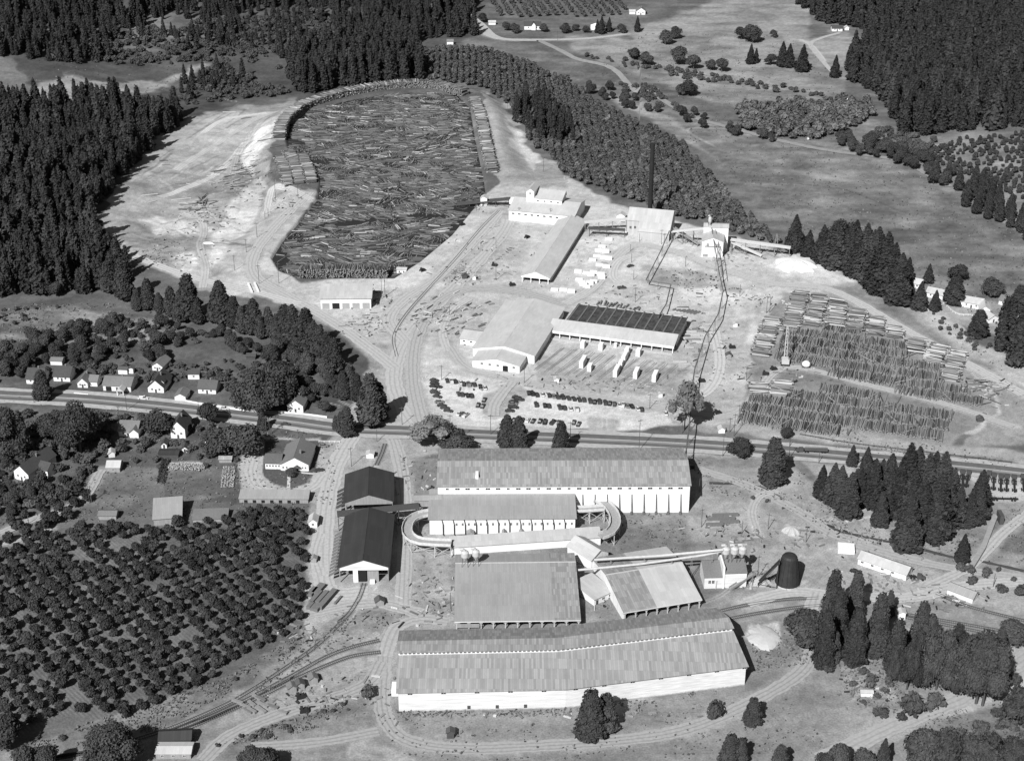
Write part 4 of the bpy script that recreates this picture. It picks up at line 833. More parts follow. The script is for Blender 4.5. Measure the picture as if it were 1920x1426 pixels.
def pipe_run(name, label, pts, r_, m_, post=9, cat='pipe', hz=None):
    c = pts[0]; o = empty(name, (c[0], c[1], 0), 0, label, cat); Q = [(p[0]-c[0], p[1]-c[1], p[2]) for p in pts]; m = MB(); 
    for a, b in zip(Q, Q[1:]): m.tube(a, b, r_, n=8)
    m.build('pipe_body', m_, o)
    for a, b in zip(Q, Q[1:]):
        L = math.dist(a, b); n = max(1, int(L/post))
        for i in range(n):
            t = (i+.5)/n; x, y, z = [a[k]+(b[k]-a[k])*t for k in range(3)]; g0 = tz(x+c[0], y+c[1]); m = MB(); m.beam((x-.5, y, g0-.3), (x-.1, y, z), .16); m.beam((x+.5, y, g0-.3), (x+.1, y, z), .16); m.build('support', m_ if m_ is not STEEL else TIMBER, o)
    return o
F3 = lambda px, py, z: (*flat(px, py, z), z)
pipe_run('blower_pipe', 'upper of two long pale blower pipes reaching the boiler house', [F3(1114,1049,9), F3(1240,1041,11), F3(1356,1030,15.5)], .55, STEEL, 14); pipe_run('blower_pipe', 'lower of two long pale blower pipes across the angled shed', [F3(1084,1068,6), F3(1200,1057,9), F3(1320,1040,12), F3(1352,1033,14)], .5, STEEL, 14)
p = G(1476, 1099); p = G(1476, 1093); o = empty('wigwam_burner', tuple(p), 0, 'rusty conical wigwam burner with a rounded top', 'burner'); m = MB(); m.lathe([(5.2,0),(4.7,3.6),(4.2,7),(3.7,10.2),(3.4,12.4)], 20, caps=False); m.build('shell', IRON, o); m = MB(); m.lathe([(3.4,12.35),(3.3,13.3),(2.7,14.1),(1.5,14.5),(.1,14.6)], 20); m.build('spark_screen', IRON, o)
for k in range(14): t = 2*math.pi*k/14; m = MB(); m.beam((math.cos(t)*5.28, math.sin(t)*5.28, 0), (math.cos(t)*3.5, math.sin(t)*3.5, 12.3), .16); m.build('rib', mat('dark_iron', .025), o)
m = MB(); m.lathe([(5.35,0),(5.32,.8)], 20, caps=False); m.build('footing', CONC, o)
trestle('burner_conveyor', 'steep conveyor leaning up to the wigwam burner', 'conveyor', tuple(G(1420,1098)[:2]), flat(1462,1056,12), 1, 13, 1.5, IRON, 9); trestle('burner_conveyor', 'sloping conveyor from the boiler house corner to the refuse pile', 'conveyor', tuple(G(1368,1106)[:2]), flat(1412,1078,5), .4, 5.5, 1.4, TIMBER, 7)
# ---- pipes over the yard
PY1 = [F3(1255,433,8), F3(1238,472,6), F3(1211,525,5), F3(1258,533,5), F3(1249,570,5), F3(1234,594,8)]
pipe_run('steam_pipe', 'zigzag dark steam pipe from the power house to the drying shed', PY1, .34, PIPE, 13); PY2 = [F3(1334,424,15), F3(1338,448,12), F3(1349,514,8), F3(1356,545,8), F3(1347,588,8), F3(1322,630,8), F3(1303,690,9), F3(1296,735,10), F3(1293,790,10), F3(1290,815,10), F3(1285,858,10)]
pipe_run('steam_pipe', 'long dark overhead pipe crossing from the fuel house to the highway', PY2, .32, PIPE, 15)
pipe_run('steam_pipe', 'thin added tube laid along the shadow line of the long overhead pipe', [F3(1340,422,15), F3(1346,450,11), F3(1357,515,8)], .2, PIPE, 10)  # added tube drawn where the long pipe's shadow line runs
# ---- 14 bunkhouse and other low buildings
s = bld('bunkhouse', 'long white bunkhouse set at an angle right of the burner', 'bunkhouse', (1608,1057), B=(1698,1088)); w_, rf = gable(s, 0, s.L, 0, 7, 3, 1.9, 'x', WHITE, R_PALE, .4); [window(s.root, 2+i*4.6, -.005, 1.2, 1.3, 1.1) for i in range(4)]; chimney(s, rf, 2.4, 4.5, 4, 5.4, .25)
s = bld('freight_shed', 'short white boarded shed beside the rail siding on the right', 'shed', (1775,1113), B=(1823,1131)); gable(s, 0, s.L, 0, 5.4, 2.6, 1.6, 'x', WHITE2, R_GREY, .4)
s = bld('low_shed', 'very long low open shed south of the office lawn', 'shed', (449,942), B=(578,943)); gable(s, 0, s.L, 0, 7, 2.2, 1.2, 'x', GREYW, R_GREY, .3, yr=.9); [door(s, 3+i*4, 0, 1.6, 1.5, BLACK, name='stall') for i in range(7)]
s = bld('barn', 'broad plain barn with a light sagging roof above the orchard', 'barn', (289,985), B=(341,981)); gable(s, 0, s.L, 0, 14, 3.4, 3, 'x', GREYW, R_GREY, .5, yr=.95)
s = bld('machine_shed', 'low grey roofed shed right of the barn', 'shed', (362,979), B=(426,977)); gable(s, 0, s.L, 0, 8, 1.6, 1.0, 'x', GREYW, R_SHING2, .4, yr=.9)
HOUSES = []
def hut(name, label, cat, A, L, D, h, rise, axis='y', ang=0, wall=WHITE, roof=R_LIGHT, nw=0, over=.35, dr=False, z0=-.6, ch=False, group=None, yr=.5):
    s = bld(name, label, cat, A, ang, group=group); s.L = L; w_, rf = gable(s, 0, L, 0, D, h, rise, axis, wall, roof, over, z0=z0, yr=yr)
    HOUSES.append((A, L)) if cat in ('house', 'garage', 'shed') else None
    if nw: front_windows(s, nw, .3, L-.3, h*.38, min(1.1, L/nw*.5), min(1.3, h*.4))
    if dr: door(s, L*.5, 0, 1.0, 2.0)
    if ch: chimney(s, rf, L*.6, D*.55, h, h+rise+1.0, .35)
    return s
H = hut
H('pump_house', 'small white hut with a gable and window by the orchard edge', 'hut', (579,989), 3.8, 5.5, 3, 1.4, nw=1); H('tool_hut', 'tiny grey hut below the orchard edge hut', 'hut', (583,1055), 2.4, 2.4, 2, .8, wall=GREYW, roof=R_GREY)
H('tool_hut', 'tiny dark hut in front of the front black roofed shed', 'hut', (705,1137), 3.4, 3, 2.2, 1.2, wall=GREYW, roof=R_SHING, ang=12); H('tool_hut', 'small dark hut beside the curved road in front of the storage shed', 'hut', (838,1384), 2.6, 2.6, 2.6, .8, wall=DARKW, roof=R_SHING)
H('guard_hut', 'white box hut behind the rear black roofed shed', 'hut', (687,859), 3.6, 3, 2.4, .6, roof=R_LIGHT); H('crew_hut', 'leftmost of three grey huts by the rail siding', 'hut', (541,1300), 3.2, 3, 2.3, 1, wall=GREYW, roof=R_SHING2, ang=18, group='grey huts by the siding'); H('crew_hut', 'middle of three grey huts by the rail siding', 'hut', (556,1294), 3.2, 3, 2.3, 1, wall=GREYW, roof=R_SHING, ang=18, group='grey huts by the siding'); H('crew_hut', 'rightmost of three grey huts by the rail siding', 'hut', (581,1283), 3.2, 3, 2.3, 1, wall=GREYW, roof=R_SHING2, ang=18, group='grey huts by the siding')
H('scale_hut', 'white hut standing alone at the south rim of the pond', 'hut', (744,514), 6, 4, 3.2, .6, 'x', roof=R_LIGHT, wall=WHITE, nw=2, ang=-6); H('section_house', 'dark roofed shed at the bottom left by the track', 'shed', (299,1400), 11.5, 6, 3, 1.5, 'x', wall=DARKW, roof=R_DARK, ang=4); H('section_shed', 'pale roofed shed at the very bottom left edge', 'shed', (293,1422), 12.5, 6, 2.4, .8, 'x', wall=GREYW, roof=R_LIGHT, nw=3)
H('yard_hut', 'white hut at the lower edge of the lumber yard', 'hut', (1039,717), 2.6, 2.6, 2, .6); H('yard_hut', 'small white hut right of the lumber yard poles', 'hut', (1235,745), 2, 2, 2, .4); H('tiny_shed', 'white shed on the highway verge near the log decks', 'hut', (1347,812), 3.2, 3, 2.2, 1); H('tiny_shed', 'white painted hut in the east weeds below the big trees', 'hut', (1614,1305), 4.4, 2.2, 1.8, .4, 'x', ang=-4); H('tiny_shed', 'white shed half hidden between the big cedars', 'hut', (1684,1162), 2.8, 3, 3.5, .5)
H('tiny_shed', 'dark little shed at the right of the log decks', 'hut', (1832,791), 3, 2.4, 2, .8, wall=DARKW, roof=R_SHING); H('tiny_shed', 'white block hut near the pipe crossing at the yard centre', 'hut', (1375,613), 2.4, 2.4, 2, .5); H('crew_hut', 'dark hut at the pond road among scattered junk', 'hut', (866,523), 3.2, 2.6, 2.2, .8, wall=DARKW, roof=R_SHING); H('crew_hut', 'small pale hut near the scattered junk south of the sawmill', 'hut', (886,525), 2, 2, 2.2, .5)
H('crew_hut', 'dark hut by the carts on the east side of the yard', 'hut', (1361,671), 3, 2.4, 1.8, .8, wall=GREYW, roof=R_SHING)
# ---- 15 the town on the left
hs = 'houses along the left highway'
def house(label, A, L, D, h, rise, axis='y', ang=-6, wall=WHITE, roof=R_SHING, nw=2, ch=True, wing=None, dormer=False, g=hs):
    s = H('house', label, 'house', A, L, D, h, rise, axis, ang, wall, roof, nw, .5, False, ch=ch, group=g); door(s, L*.5, 0, 1.0, 2.0)
    if wing: x0, x1, y0, y1, hh, rr, ax = wing; gable(s, x0, x1, y0, y1, hh, rr, ax, wall, roof, .4, wname='wing_wall', rname='wing_roof')
    if dormer:
        for e in (-1, 1): gable(s, L/2+e*L*.3-1.2, L/2+e*L*.3+1.2, 3, 6, h+1.2, 1.1, 'y', wall, roof, .2, z0=h-.3, wname='dormer_wall', rname='dormer_roof')
    return s
house('dark hip-roofed house at the far left above the highway', (50,719), 9, 10, 3, 4, 'x', roof=R_SHING3); house('brown roofed house beside the tall roadside tree', (101,714), 9, 10, 3, 3.6, 'x', roof=R_SHING3); house('white cottage with a bright gable near the highway fence', (146,726), 5.5, 12, 3, 2.6, 'y', roof=R_SHING2, wing=(5.5, 10, 2, 9, 2.8, 2.2, 'x'))
s = house('pale roadside garage with a canopy in front', (194,732), 15, 11, 3.4, 2.6, 'x', wall=WHITE2, roof=R_SHING2, nw=3); q = MB(); q.ext([(9,2.9),(13,2.9),(11,4.6)], 'y', -5.5, -.1); q.build('canopy', R_LIGHT, s.root); [MB().box(x-.2, x+.2, -5.2, -4.8, -.3, 2.9).build('canopy_post', WHITE, s.root) for x in (9.4, 12.6)]; door(s, 3, 0, 3, 2.6, BLACK, name='garage_bay')
house('white gabled house with dormers and dark roof behind the verge', (278,735), 8.5, 14, 3.3, 4, 'y', roof=R_SHING3, dormer=True); house('small pale roofed cottage high among the trees', (286,694), 6, 10, 3, 2, 'y', ang=-14, roof=R_SHING2, ch=False); s = H('garage', 'square white outbuilding behind the dark roofed houses', 'garage', (353,711), 6, 4.5, 3.2, 1.4, 'x', roof=R_SHING3, nw=1, group=hs)
H('garage', 'white gabled garage right on the highway fence', 'garage', (328,751), 5.8, 8, 2.6, 1.6, 'y', -6, roof=R_SHING2, group=hs); house('long dark roofed house set back behind the white fence', (372,737), 9.5, 9, 3, 2.8, 'x', roof=R_SHING); house('little white house almost hidden by the big round tree', (446,738), 4.5, 5, 2.8, 1.2, 'x', roof=R_SHING2, nw=1, ch=False); house('white house hidden in trees behind the second white fence', (540,772), 8, 12, 4, 3, 'y', roof=R_SHING2)
H('shed', 'flat grey shed among trees above the leftmost houses', 'shed', (95,684), 6.5, 5, 2.6, .9, 'x', -5, WHITE2, R_SHING2, group=hs); H('shed', 'white sided shed behind the roadside garage', 'shed', (222,701), 5, 4, 2.8, .6, 'x', -5, WHITE, R_SHING, group=hs); H('shed', 'tall thin white shed next to the garage yard', 'shed', (242,700), 2.4, 3, 3, .5, 'y', -5, WHITE, R_SHING, group=hs); H('shed', 'dark cabin in the clearing below the conifer belt', 'shed', (462,674), 5, 4, 2, 1, 'x', -5, DARKW, R_SHING3, group=hs)
house('grey roofed cottage with two white gables south of the highway', (223,817), 9.5, 11, 3, 3, 'x', -4, roof=R_SHING2, wing=(6, 10.5, -1.5, 6, 2.9, 2.0, 'y')); house('tall two storey house with a white porch and steep roof', (321,821), 7.3, 12, 5.6, 4, 'y', -4, roof=R_SHING3, nw=2); house('white steep gabled house overhung by a dark tree', (385,842), 7.5, 13, 4.6, 4, 'y', -12, roof=R_SHING2); house('large white house with a long ridge and cross wing at the far left', (28,897), 8.5, 20, 4.6, 3.6, 'y', -24, roof=R_SHING3, wing=(8.5, 14, 7, 13, 4, 2.6, 'x'))
H('shed', 'small white gabled shed behind the two storey house', 'shed', (303,840), 2.6, 5, 2, 1.1, roof=R_SHING3, dr=True, group=hs); H('shed', 'small white gabled shed at the garden corner', 'shed', (341,848), 3, 4, 2, 1.1, roof=R_SHING3, dr=True, group=hs); H('shed', 'long flat dark shed at the top of the gardens', 'shed', (298,858), 9.5, 5, 2, .5, 'x', 0, DARKW, R_DARK, group=hs); H('shed', 'striped tin roofed shed at the garden edge', 'shed', (411,867), 6, 3.5, 1.8, .8, 'x', 0, GREYW, R_MID, group=hs); H('shed', 'wide light roofed shed beside the bare plot', 'shed', (200,885), 6.4, 7, 2.6, 1.8, 'x', 0, GREYW, R_LIGHT, nw=1, group=hs); H('shed', 'small tilted pale shed behind the wide light roofed shed', 'shed', (204,858), 3, 4, 2.2, 1, 'y', 14, WHITE2, R_LIGHT, group=hs); H('shed', 'plain grey shed at the orchard top left of the barn', 'shed', (185,974), 8, 5, 2.2, 1.0, 'x', 0, GREYW, R_SHING2, group=hs)
# ---- 16 cottages on the right, farms at the top
rc = 'cottages at the right edge'; tf = 'farm buildings at the top'
house('cottage with a pale roof behind the last fir of the clump', (1701,537), 8, 7, 3, 2, 'x', -30, roof=R_LIGHT, nw=2, g=rc, ch=False); house('cottage with a wide pale roof and white gable wall', (1736,556), 10, 8, 3, 2, 'x', -30, roof=R_PALE, nw=2, g=rc, wing=(10, 15, 1, 7, 2.8, 1.6, 'x')); house('low broad cottage with a white end behind the dark lawn', (1801,574), 12, 9, 3.2, 2, 'x', -25, roof=R_PALE, g=rc); house('white fronted cottage with three windows on the right', (1836,588), 6, 9, 3, 2, 'y', -10, roof=R_LIGHT, nw=3, g=rc); house('rightmost cottage by the large round fir', (1872,570), 9, 8, 2.8, 2, 'x', -38, roof=R_SHING2, g=rc); house('cottage half hidden behind the front firs', (1853,606), 7, 7, 2.6, 2, 'y', 20, roof=R_LIGHT, nw=1, g=rc)
house('white farmhouse with a dark roof beyond the road junction', (983,56), 16, 9, 4, 3, 'x', 0, roof=R_SHING3, wing=(7, 11, -2, 4, 4.5, 3, 'y'), g=tf); H('farm_shed', 'lone white shed on the near side of the far road', 'shed', (838,84), 6, 5, 3, 1.6, 'x', roof=R_SHING2, group=tf); H('barn', 'tall barn with one bright wall among dark poplars', 'barn', (1129,60), 10, 14, 5, 3, 'x', 50, WHITE, R_SHING3, group=tf); house('white house at the end of the far orchard', (1193,28), 9, 8, 4, 3, 'y', 0, roof=R_SHING2, g=tf); H('farm_shed', 'small white shed left of the far orchard house', 'shed', (1180,27), 6, 5, 2.5, 1.5, 'x', group=tf); house('white house in the forest clearing at the upper right', (1560,59), 10, 7, 3, 2, 'x', 0, roof=R_SHING3, g=tf); H('farm_shed', 'white shed right of the forest clearing house', 'shed', (1584,57), 4, 4, 2.6, 1.4, group=tf); H('farm_shed', 'white shed at the far roadside corner', 'shed', (916,47), 7, 5, 2.6, 1.2, 'x', group=tf); H('farm_shed', 'white hut in the small far orchard', 'shed', (1514,262), 3.5, 4, 3, 1.5, group=tf); H('farm_shed', 'pale shed by the lane below the hill forest', 'shed', (1612,204), 5, 4, 2.2, 1, 'x', group=tf); H('farm_shed', 'bright hut beside the lane at the meadow end', 'shed', (1583,188), 3, 3, 2.6, .8, group=tf)
# ================================================================ LOGS
BARK = [mat('log_bark_%s' % n, v, .35, 1.2, stretch=(.3, 2, 2)) for n, v in (('brown', .075), ('grey', .12), ('pale', .2), ('dark', .04))]; CUT = mat('cut_end', .2, .25, 3); PEEL = mat('peeled_log', .38, .25, 1, stretch=(.3, 2, 2))
LM = BARK+[PEEL, CUT]
def log_arrays(L):
    """L rows: x,y,z, angle, pitch, length, radius, material"""
    L = np.asarray(L, float); n = len(L); k = 6; th = np.arange(k)*2*np.pi/k+.3
    d = np.stack([np.cos(L[:, 3])*np.cos(L[:, 4]), np.sin(L[:, 3])*np.cos(L[:, 4]), np.sin(L[:, 4])], 1); a = np.stack([-np.sin(L[:, 3]), np.cos(L[:, 3]), np.zeros(n)], 1); b = np.cross(d, a)
    c = L[:, :3]; r = L[:, 6]; h = L[:, 5]/2
    ring = a[:, None, :]*np.cos(th)[None, :, None]+b[:, None, :]*np.sin(th)[None, :, None]
    A0 = c[:, None]-d[:, None]*h[:, None, None]+ring*r[:, None, None]; A1 = c[:, None]+d[:, None]*h[:, None, None]+ring*(r*.8)[:, None, None]
    V = np.concatenate([A0, A1], 1).reshape(-1, 3); i = np.arange(k); j = (i+1) % k
    f = np.concatenate([np.stack([i, j, j+k, i+k], 1), [[0,5,4,3],[0,3,2,1],[6,7,8,9],[6,9,10,11]]])
    Fq = (f[None]+(np.arange(n)*2*k)[:, None, None]).reshape(-1, 4); mi = np.concatenate([np.repeat(L[:, 7:8], k, 1), np.full((n, 4), 5)], 1).reshape(-1); return V, Fq, mi
def logs(L, name, stuff, label, cat, group, keep=296):
    L = sorted(L, key=lambda q: -sc_at(proj(q[0], q[1], q[2])[1])*q[5]*(.55+abs(math.cos(q[3]))*.45) if -5 < proj(q[0], q[1], q[2])[0] < 1925 else 0)
    pro = {}
    for q in L[:keep]:
        m = int(q[7]); key = (m, random.randrange(2))
        if key not in pro: V, Fq, mi = log_arrays([(0,0,0,0,0,1,1,m)]); V[:, 1:] *= 1+.05*rng.standard_normal((len(V), 1)); pro[key] = mesh_np(name, V, Fq, LM, mi)
        o = link(name, pro[key], None, q[:3]); o.rotation_euler = (random.uniform(0, 6), -q[4], q[3]); o.scale = (q[5], q[6], q[6]); tag(o, label, cat, group)
    if L[keep:]: V, Fq, mi = log_arrays(L[keep:]); tag(link(stuff, mesh_np(stuff, V, Fq, LM, mi)), kind='stuff')
    print(name, len(L))
g = np.random.default_rng(99)
def bark(g, w_=(.44,.3,.09,.14,.03)): return int(g.choice(5, p=w_))
# --- the jam of floating logs: rafts of parallel logs, each at its own angle
xs = [p[0] for p in PONDW]; yy = [p[1] for p in PONDW]; S = []
while len(S) < 560:
    x, y = g.uniform(min(xs), max(xs)), g.uniform(min(yy), max(yy))
    if inside(PONDW, np.array([x]), np.array([y]))[0] and all(math.hypot(x-a, y-b) > 5.5 for a, b, *_ in S[-400:]):
        S.append((x, y, g.normal(.02, .5) if g.random() < .52 else g.uniform(-1.5, 1.5), g.uniform(5, 10)))
    elif g.random() < .002: break
Sx = np.array([s[:2] for s in S]); FL = []
for i, (x, y, a, ln) in enumerate(S):
    c, n = math.cos(a), math.sin(a); off = -16.
    while off < 16:
        off += g.uniform(.78, 1.35); u = -14+g.uniform(0, ln)
        while u < 14:
            l = ln*g.uniform(.8, 1.15); cx, cy = x+c*u-n*off, y+n*u+c*off; dd = np.hypot(Sx[:, 0]-cx, Sx[:, 1]-cy)
            if dd[i] <= dd.min()+1.2 and g.random() < .9: FL.append((cx, cy, -1.42+g.uniform(-.06, .25), a+g.normal(0, .07), g.normal(0, .01), l, g.uniform(.24, .42), bark(g)))
            u += l*1.03
FL = np.array(FL); dE = segdist(PONDW, FL[:, 0], FL[:, 1]); px, py = proj(FL[:, 0], FL[:, 1], -1.4)
ok = inside(PONDW, FL[:, 0], FL[:, 1]) & (dE > FL[:, 5]*.42)
for (hx, hy, rx, ry) in [(557,268,22,7),(600,303,24,6),(525,485,22,14),(855,425,16,8),(800,405,40,5),(700,415,60,4),(560,300,12,5),(870,390,26,7),(640,420,40,4),(600,430,14,8)]: ok &= ~((((px-hx)/rx)**2+((py-hy)/ry)**2 < 1) & (g.random(len(FL)) < .9))
logs([tuple(q) for q in FL[ok]], 'floating_log', 'floating_logs', 'bark covered log floating in the jammed pond', 'log', 'logs floating in the pond')
# --- logs piled along the pond rim (lying across the rim)
def pile(path_px, ln, layers, spacing, skew=0.0, z0=0.0, pk=(.2,.3,.35,.05,.1), width=1, jit=.12, rad=(.26,.45)):
    Lw = np.array(catmull([flat(*p) for p in path_px], 12)); seg = np.r_[0, np.cumsum(np.linalg.norm(np.diff(Lw, axis=0), axis=1))]; out = []
    for lay in range(layers):
        s_ = g.uniform(0, spacing)
        while s_ < seg[-1]:
            x = np.interp(s_, seg, Lw[:, 0]); y = np.interp(s_, seg, Lw[:, 1]); x2 = np.interp(min(s_+1, seg[-1]), seg, Lw[:, 0]); y2 = np.interp(min(s_+1, seg[-1]), seg, Lw[:, 1]); x1 = np.interp(max(s_-1, 0), seg, Lw[:, 0]); y1 = np.interp(max(s_-1, 0), seg, Lw[:, 1])
            a = math.atan2(y2-y1, x2-x1)+math.pi/2+skew
            for k in range(width):
                o = (k-(width-1)/2)*(ln+1.0); r = g.uniform(*rad); l = ln*g.uniform(.8, 1.1)
                out.append((x+math.cos(a)*(o+g.normal(0, .5)), y+math.sin(a)*(o+g.normal(0, .5)), tz(x, y)+.3+z0+lay*.62+g.uniform(-.1, .1), a+g.normal(0, jit), g.normal(0, .03), l, r, bark(g, pk)))
            s_ += spacing*g.uniform(.8, 1.3)
    return out
RIM = pile([(524,262),(530,238),(544,221),(570,203),(608,189),(655,177),(712,167),(770,162),(820,165),(872,179)], 9, 9, .8, .0) + pile([(888,190),(899,215),(907,250),(915,290),(923,325)], 8, 7, .85, .1) + pile([(545,296),(556,320),(562,345)], 7.5, 5, .8, .0, width=3, jit=.05) + pile([(538,288),(552,305)], 8, 6, .8, .2)
RIM += pile([(562,514),(620,512),(680,513),(728,514)], 9, 9, .8, .0, z0=1.2, pk=(.5,.35,.1,.05,0))
logs(RIM, 'piled_log', 'piled_logs', 'log in the high pile along the rim of the pond', 'log', 'logs piled round the pond')
# --- the log decks on the right
def deck(poly, dpx, ln, gap, spacing, layers, pk, hmax=1.6, seed=1):
    g = np.random.default_rng(seed); C = [flat(*p) for p in poly]; (x0, y0), (x1, y1) = flat(*dpx[0]), flat(*dpx[1]); a = math.atan2(y1-y0, x1-x0); c, n = math.cos(a), math.sin(a)
    U = [p[0]*c+p[1]*n for p in C]; Vv = [-p[0]*n+p[1]*c for p in C]; out = []; u = min(U)+ln/2; row = 0
    while u < max(U):
        v = min(Vv); sh = g.uniform(-2, 2)
        while v < max(Vv):
            v += spacing*g.uniform(.8, 1.25); hump = fbm(np.array([v/9.]), np.array([u/9.+row]), 1, 2, seed)[0]*hmax
            for lay in range(layers):
                uu = u+g.normal(0, .8)+sh*.3; vv = v+g.uniform(-.2, .2); x, y = uu*c-vv*n, uu*n+vv*c
                if lay*.5 > hump+.25: continue
                px, py = proj(x, y, 0)
                if inside(poly, np.array([px]), np.array([py]))[0]: out.append((x, y, tz(x, y)+.35+lay*.52+g.uniform(-.05, .2), a+g.normal(0, .06 if g.random() < .92 else .5), g.normal(0, .02), ln*g.uniform(.8, 1.05), g.uniform(.28, .47), bark(g, pk)))
        u += ln+gap; row += 1
    return out
K_ = 2.97; Z = lambda L: [(1280+x/K_, 480+y/K_) for x, y in L]
DK = deck(Z([(510,560),(570,400),(850,400),(1270,480),(1270,560),(1450,630),(1460,710),(1560,720),(1700,845),(1540,825),(1000,705),(760,635),(640,590)]), ((1500,700),(1508,676)), 10.4, 1.0, .8, 2, (.14,.42,.35,.09,0), .9, 5)
DK += deck(Z([(290,925),(330,835),(380,775),(600,770),(620,735),(760,745),(770,700),(960,712),(960,755),(1150,795),(1515,865),(1430,1055),(1000,995),(700,965)]), ((1500,790),(1508,766)), 10.4, 1.0, .8, 2, (.14,.42,.35,.09,0), .8, 6)
logs(DK, 'decked_log', 'decked_logs', 'dark log lying in the long rows of the east log deck', 'log', 'logs of the east deck')
PL = deck(Z([(585,205),(700,215),(830,240),(930,290),(1050,330),(1170,400),(1270,440),(1275,470),(1050,440),(830,392),(620,392),(510,500),(490,570),(400,555),(420,440),(520,330)]), ((1480,600),(1515,604)), 9.5, 2.2, .8, 5, (.18,.3,.28,.06,.18), 2.6, 7) + deck(Z([(1275,450),(1380,485),(1480,520),(1600,570),(1575,712),(1460,700),(1445,625),(1290,562)]), ((1720,650),(1755,656)), 9.5, 2.2, .8, 5, (.18,.3,.28,.06,.18), 2.6, 8)
PL += deck(Z([(375,705),(495,710),(480,765),(370,765)]), ((1410,735),(1440,736)), 10, 1, .8, 4, (.1,.25,.3,.02,.33), 1.8, 9)+deck(Z([(500,695),(630,705),(595,772),(480,765)]), ((1410,735),(1440,738)), 10.5, 1, .8, 3, (.1,.3,.4,.02,.18), 1.6, 10)
logs(PL, 'peeled_log', 'peeled_logs', 'pale peeled log in the bright stacks above the dark deck', 'log', 'pale logs of the east yard')
def loose(cx, cy, n, sx_, sy_, a0, sa, ln=(5,11), pk=(.1,.2,.3,.05,.35)):
    out = []
    for i in range(n):
        p = G(cx+g.normal(0, sx_), cy+g.normal(0, sy_)); out.append((p.x, p.y, p.z+g.uniform(.25, .9), a0+g.normal(0, sa), g.normal(0, .05), g.uniform(*ln), g.uniform(.22, .4), bark(g, pk)))
    return out
LS = loose(372,384,26,16,6,.2,.6)+loose(385,380,12,8,5,1.2,.4,pk=(.5,.3,.1,.1,0))+loose(448,318,26,22,10,.55,.25)+loose(425,340,14,22,8,.5,.3)+loose(470,295,8,14,8,.6,.2)+loose(800,595,16,18,14,-.15,.8,(3,8))+loose(1840,722,26,16,7,-.2,.3,(5,9))+loose(1860,745,8,14,10,-.4,.5)+loose(310,322,3,50,30,.3,.2)+loose(865,590,12,24,16,.9,.3,(3,6))
for (x, y, a, l) in [(430,211,0,11),(280,366,.35,12),(285,379,.7,7),(400,330,.3,10),(340,374,.3,14),(415,248,.5,9),(462,222,.5,9),(496,263,.6,12),(518,275,.6,11),(1690,525,.0,9),(1590,690,-.15,10),(1470,700,-.1,12),(1630,706,-.3,14)]:
    p = G(x, y); LS.append((p.x, p.y, p.z+.35, a, 0, l, .38, 4 if x < 450 else 1))
logs(LS, 'loose_log', 'loose_logs', 'loose log scattered on the bare ground', 'log', 'loose scattered logs')
# ================================================================ LUMBER, CARS, POLES, RAILS
def stack_at(px, py, L, W, Hh, ang, m, label, group, name='lumber_stack', cat='lumber stack'):
    p = G(px, py); o = empty(name, tuple(p), ang, label, cat, group); nl = max(2, int(Hh/.55)); b = MB(); q = MB()
    for i in range(nl):
        z = .15+i*Hh/nl; b.box(-L/2+.03*(i % 2), L/2-.03*(i % 2), -W/2+.04*((i+1) % 2), W/2-.04*((i+1) % 2), z, z+Hh/nl-.07)
        for e in (-.42, 0, .42): q.box(L*e-.06, L*e+.06, -W/2, W/2, z-.09, z+.02)
    b.build('boards', m, o); q.build('sticker', TIMBER, o); return o
WS = [(1129,464),(1122,472),(1136,474),(1119,482),(1132,485),(1141,487),(1124,499),(1137,502),(1084,512),(1099,514),(1113,513),(1127,517),(1086,526),(1091,531),(1106,533),(1100,539),(1113,530),(1128,522),(1040,545),(1056,546),(1071,549),(1111,489),(1108,517),(1094,536),(1142,450)]
for i, (x, y) in enumerate(WS): stack_at(x, y, 4.6, 1.7, 1.6+(i % 3)*.35, -.17, LUMB, 'bright white lumber stack on the yard right of the long chain shed', 'white lumber stacks in the upper yard')
WT = [(1089,657,2.4,4,3.8),(1123,661,2.4,4,3.8),(1150,657,1.6,2,2.6),(1172,669,2.4,4.5,3.8),(1193,672,2.4,4.5,3.8),(1089,690,2.3,9,4),(1102,700,2.3,4.5,3.6),(1152,707,2.3,9,4),(1160,693,2.3,5,3.4),(1167,681,2.3,8,3.8),(1189,711,2.3,7.5,4),(1224,717,2.3,7.5,4)]
for x, y, W, L, Hh in WT: stack_at(x+4, y-6, W, L, Hh, -.28, LUMB, 'tall pale cart load of boards on the rails of the lumber yard', 'lumber loads on the yard rails')
DS = [(598,1107,3,7.5,1.6,.0),(586,1112,2.5,6,1.6,0),(592,1122,2,9,1.5,0),(604,1122,2,9,1.5,0),(614,1126,2.4,14,1.8,0),(582,1138,1.8,4,1.5,0),(589,1140,1.6,4,1.3,0),(597,1141,1.9,5,1.5,0),(634,1126,1,6,.8,0)]
for x, y, W, L, Hh, a in DS: stack_at(x, y, W, L, Hh, -.38, LUMB2, 'dark weathered lumber pile left of the rail track by the orchard', 'dark lumber piles by the orchard')
for i in range(15): stack_at(1122+i*5.4+random.uniform(-2, 2), 568+i*1.0+random.uniform(-3, 3), .9, random.uniform(4, 7), .9, random.uniform(-.75, -.2), LUMB2, 'thin grey pile of timbers leaning about behind the drying shed', 'timber piles behind the drying shed')
for i in range(7): stack_at(1268+i*6.4, 580+i*1.2, 1.1, 5.5, .7, -.9, LUMB2, 'low grey plank pile in the diagonal row right of the dark roof', 'plank piles in a diagonal row')
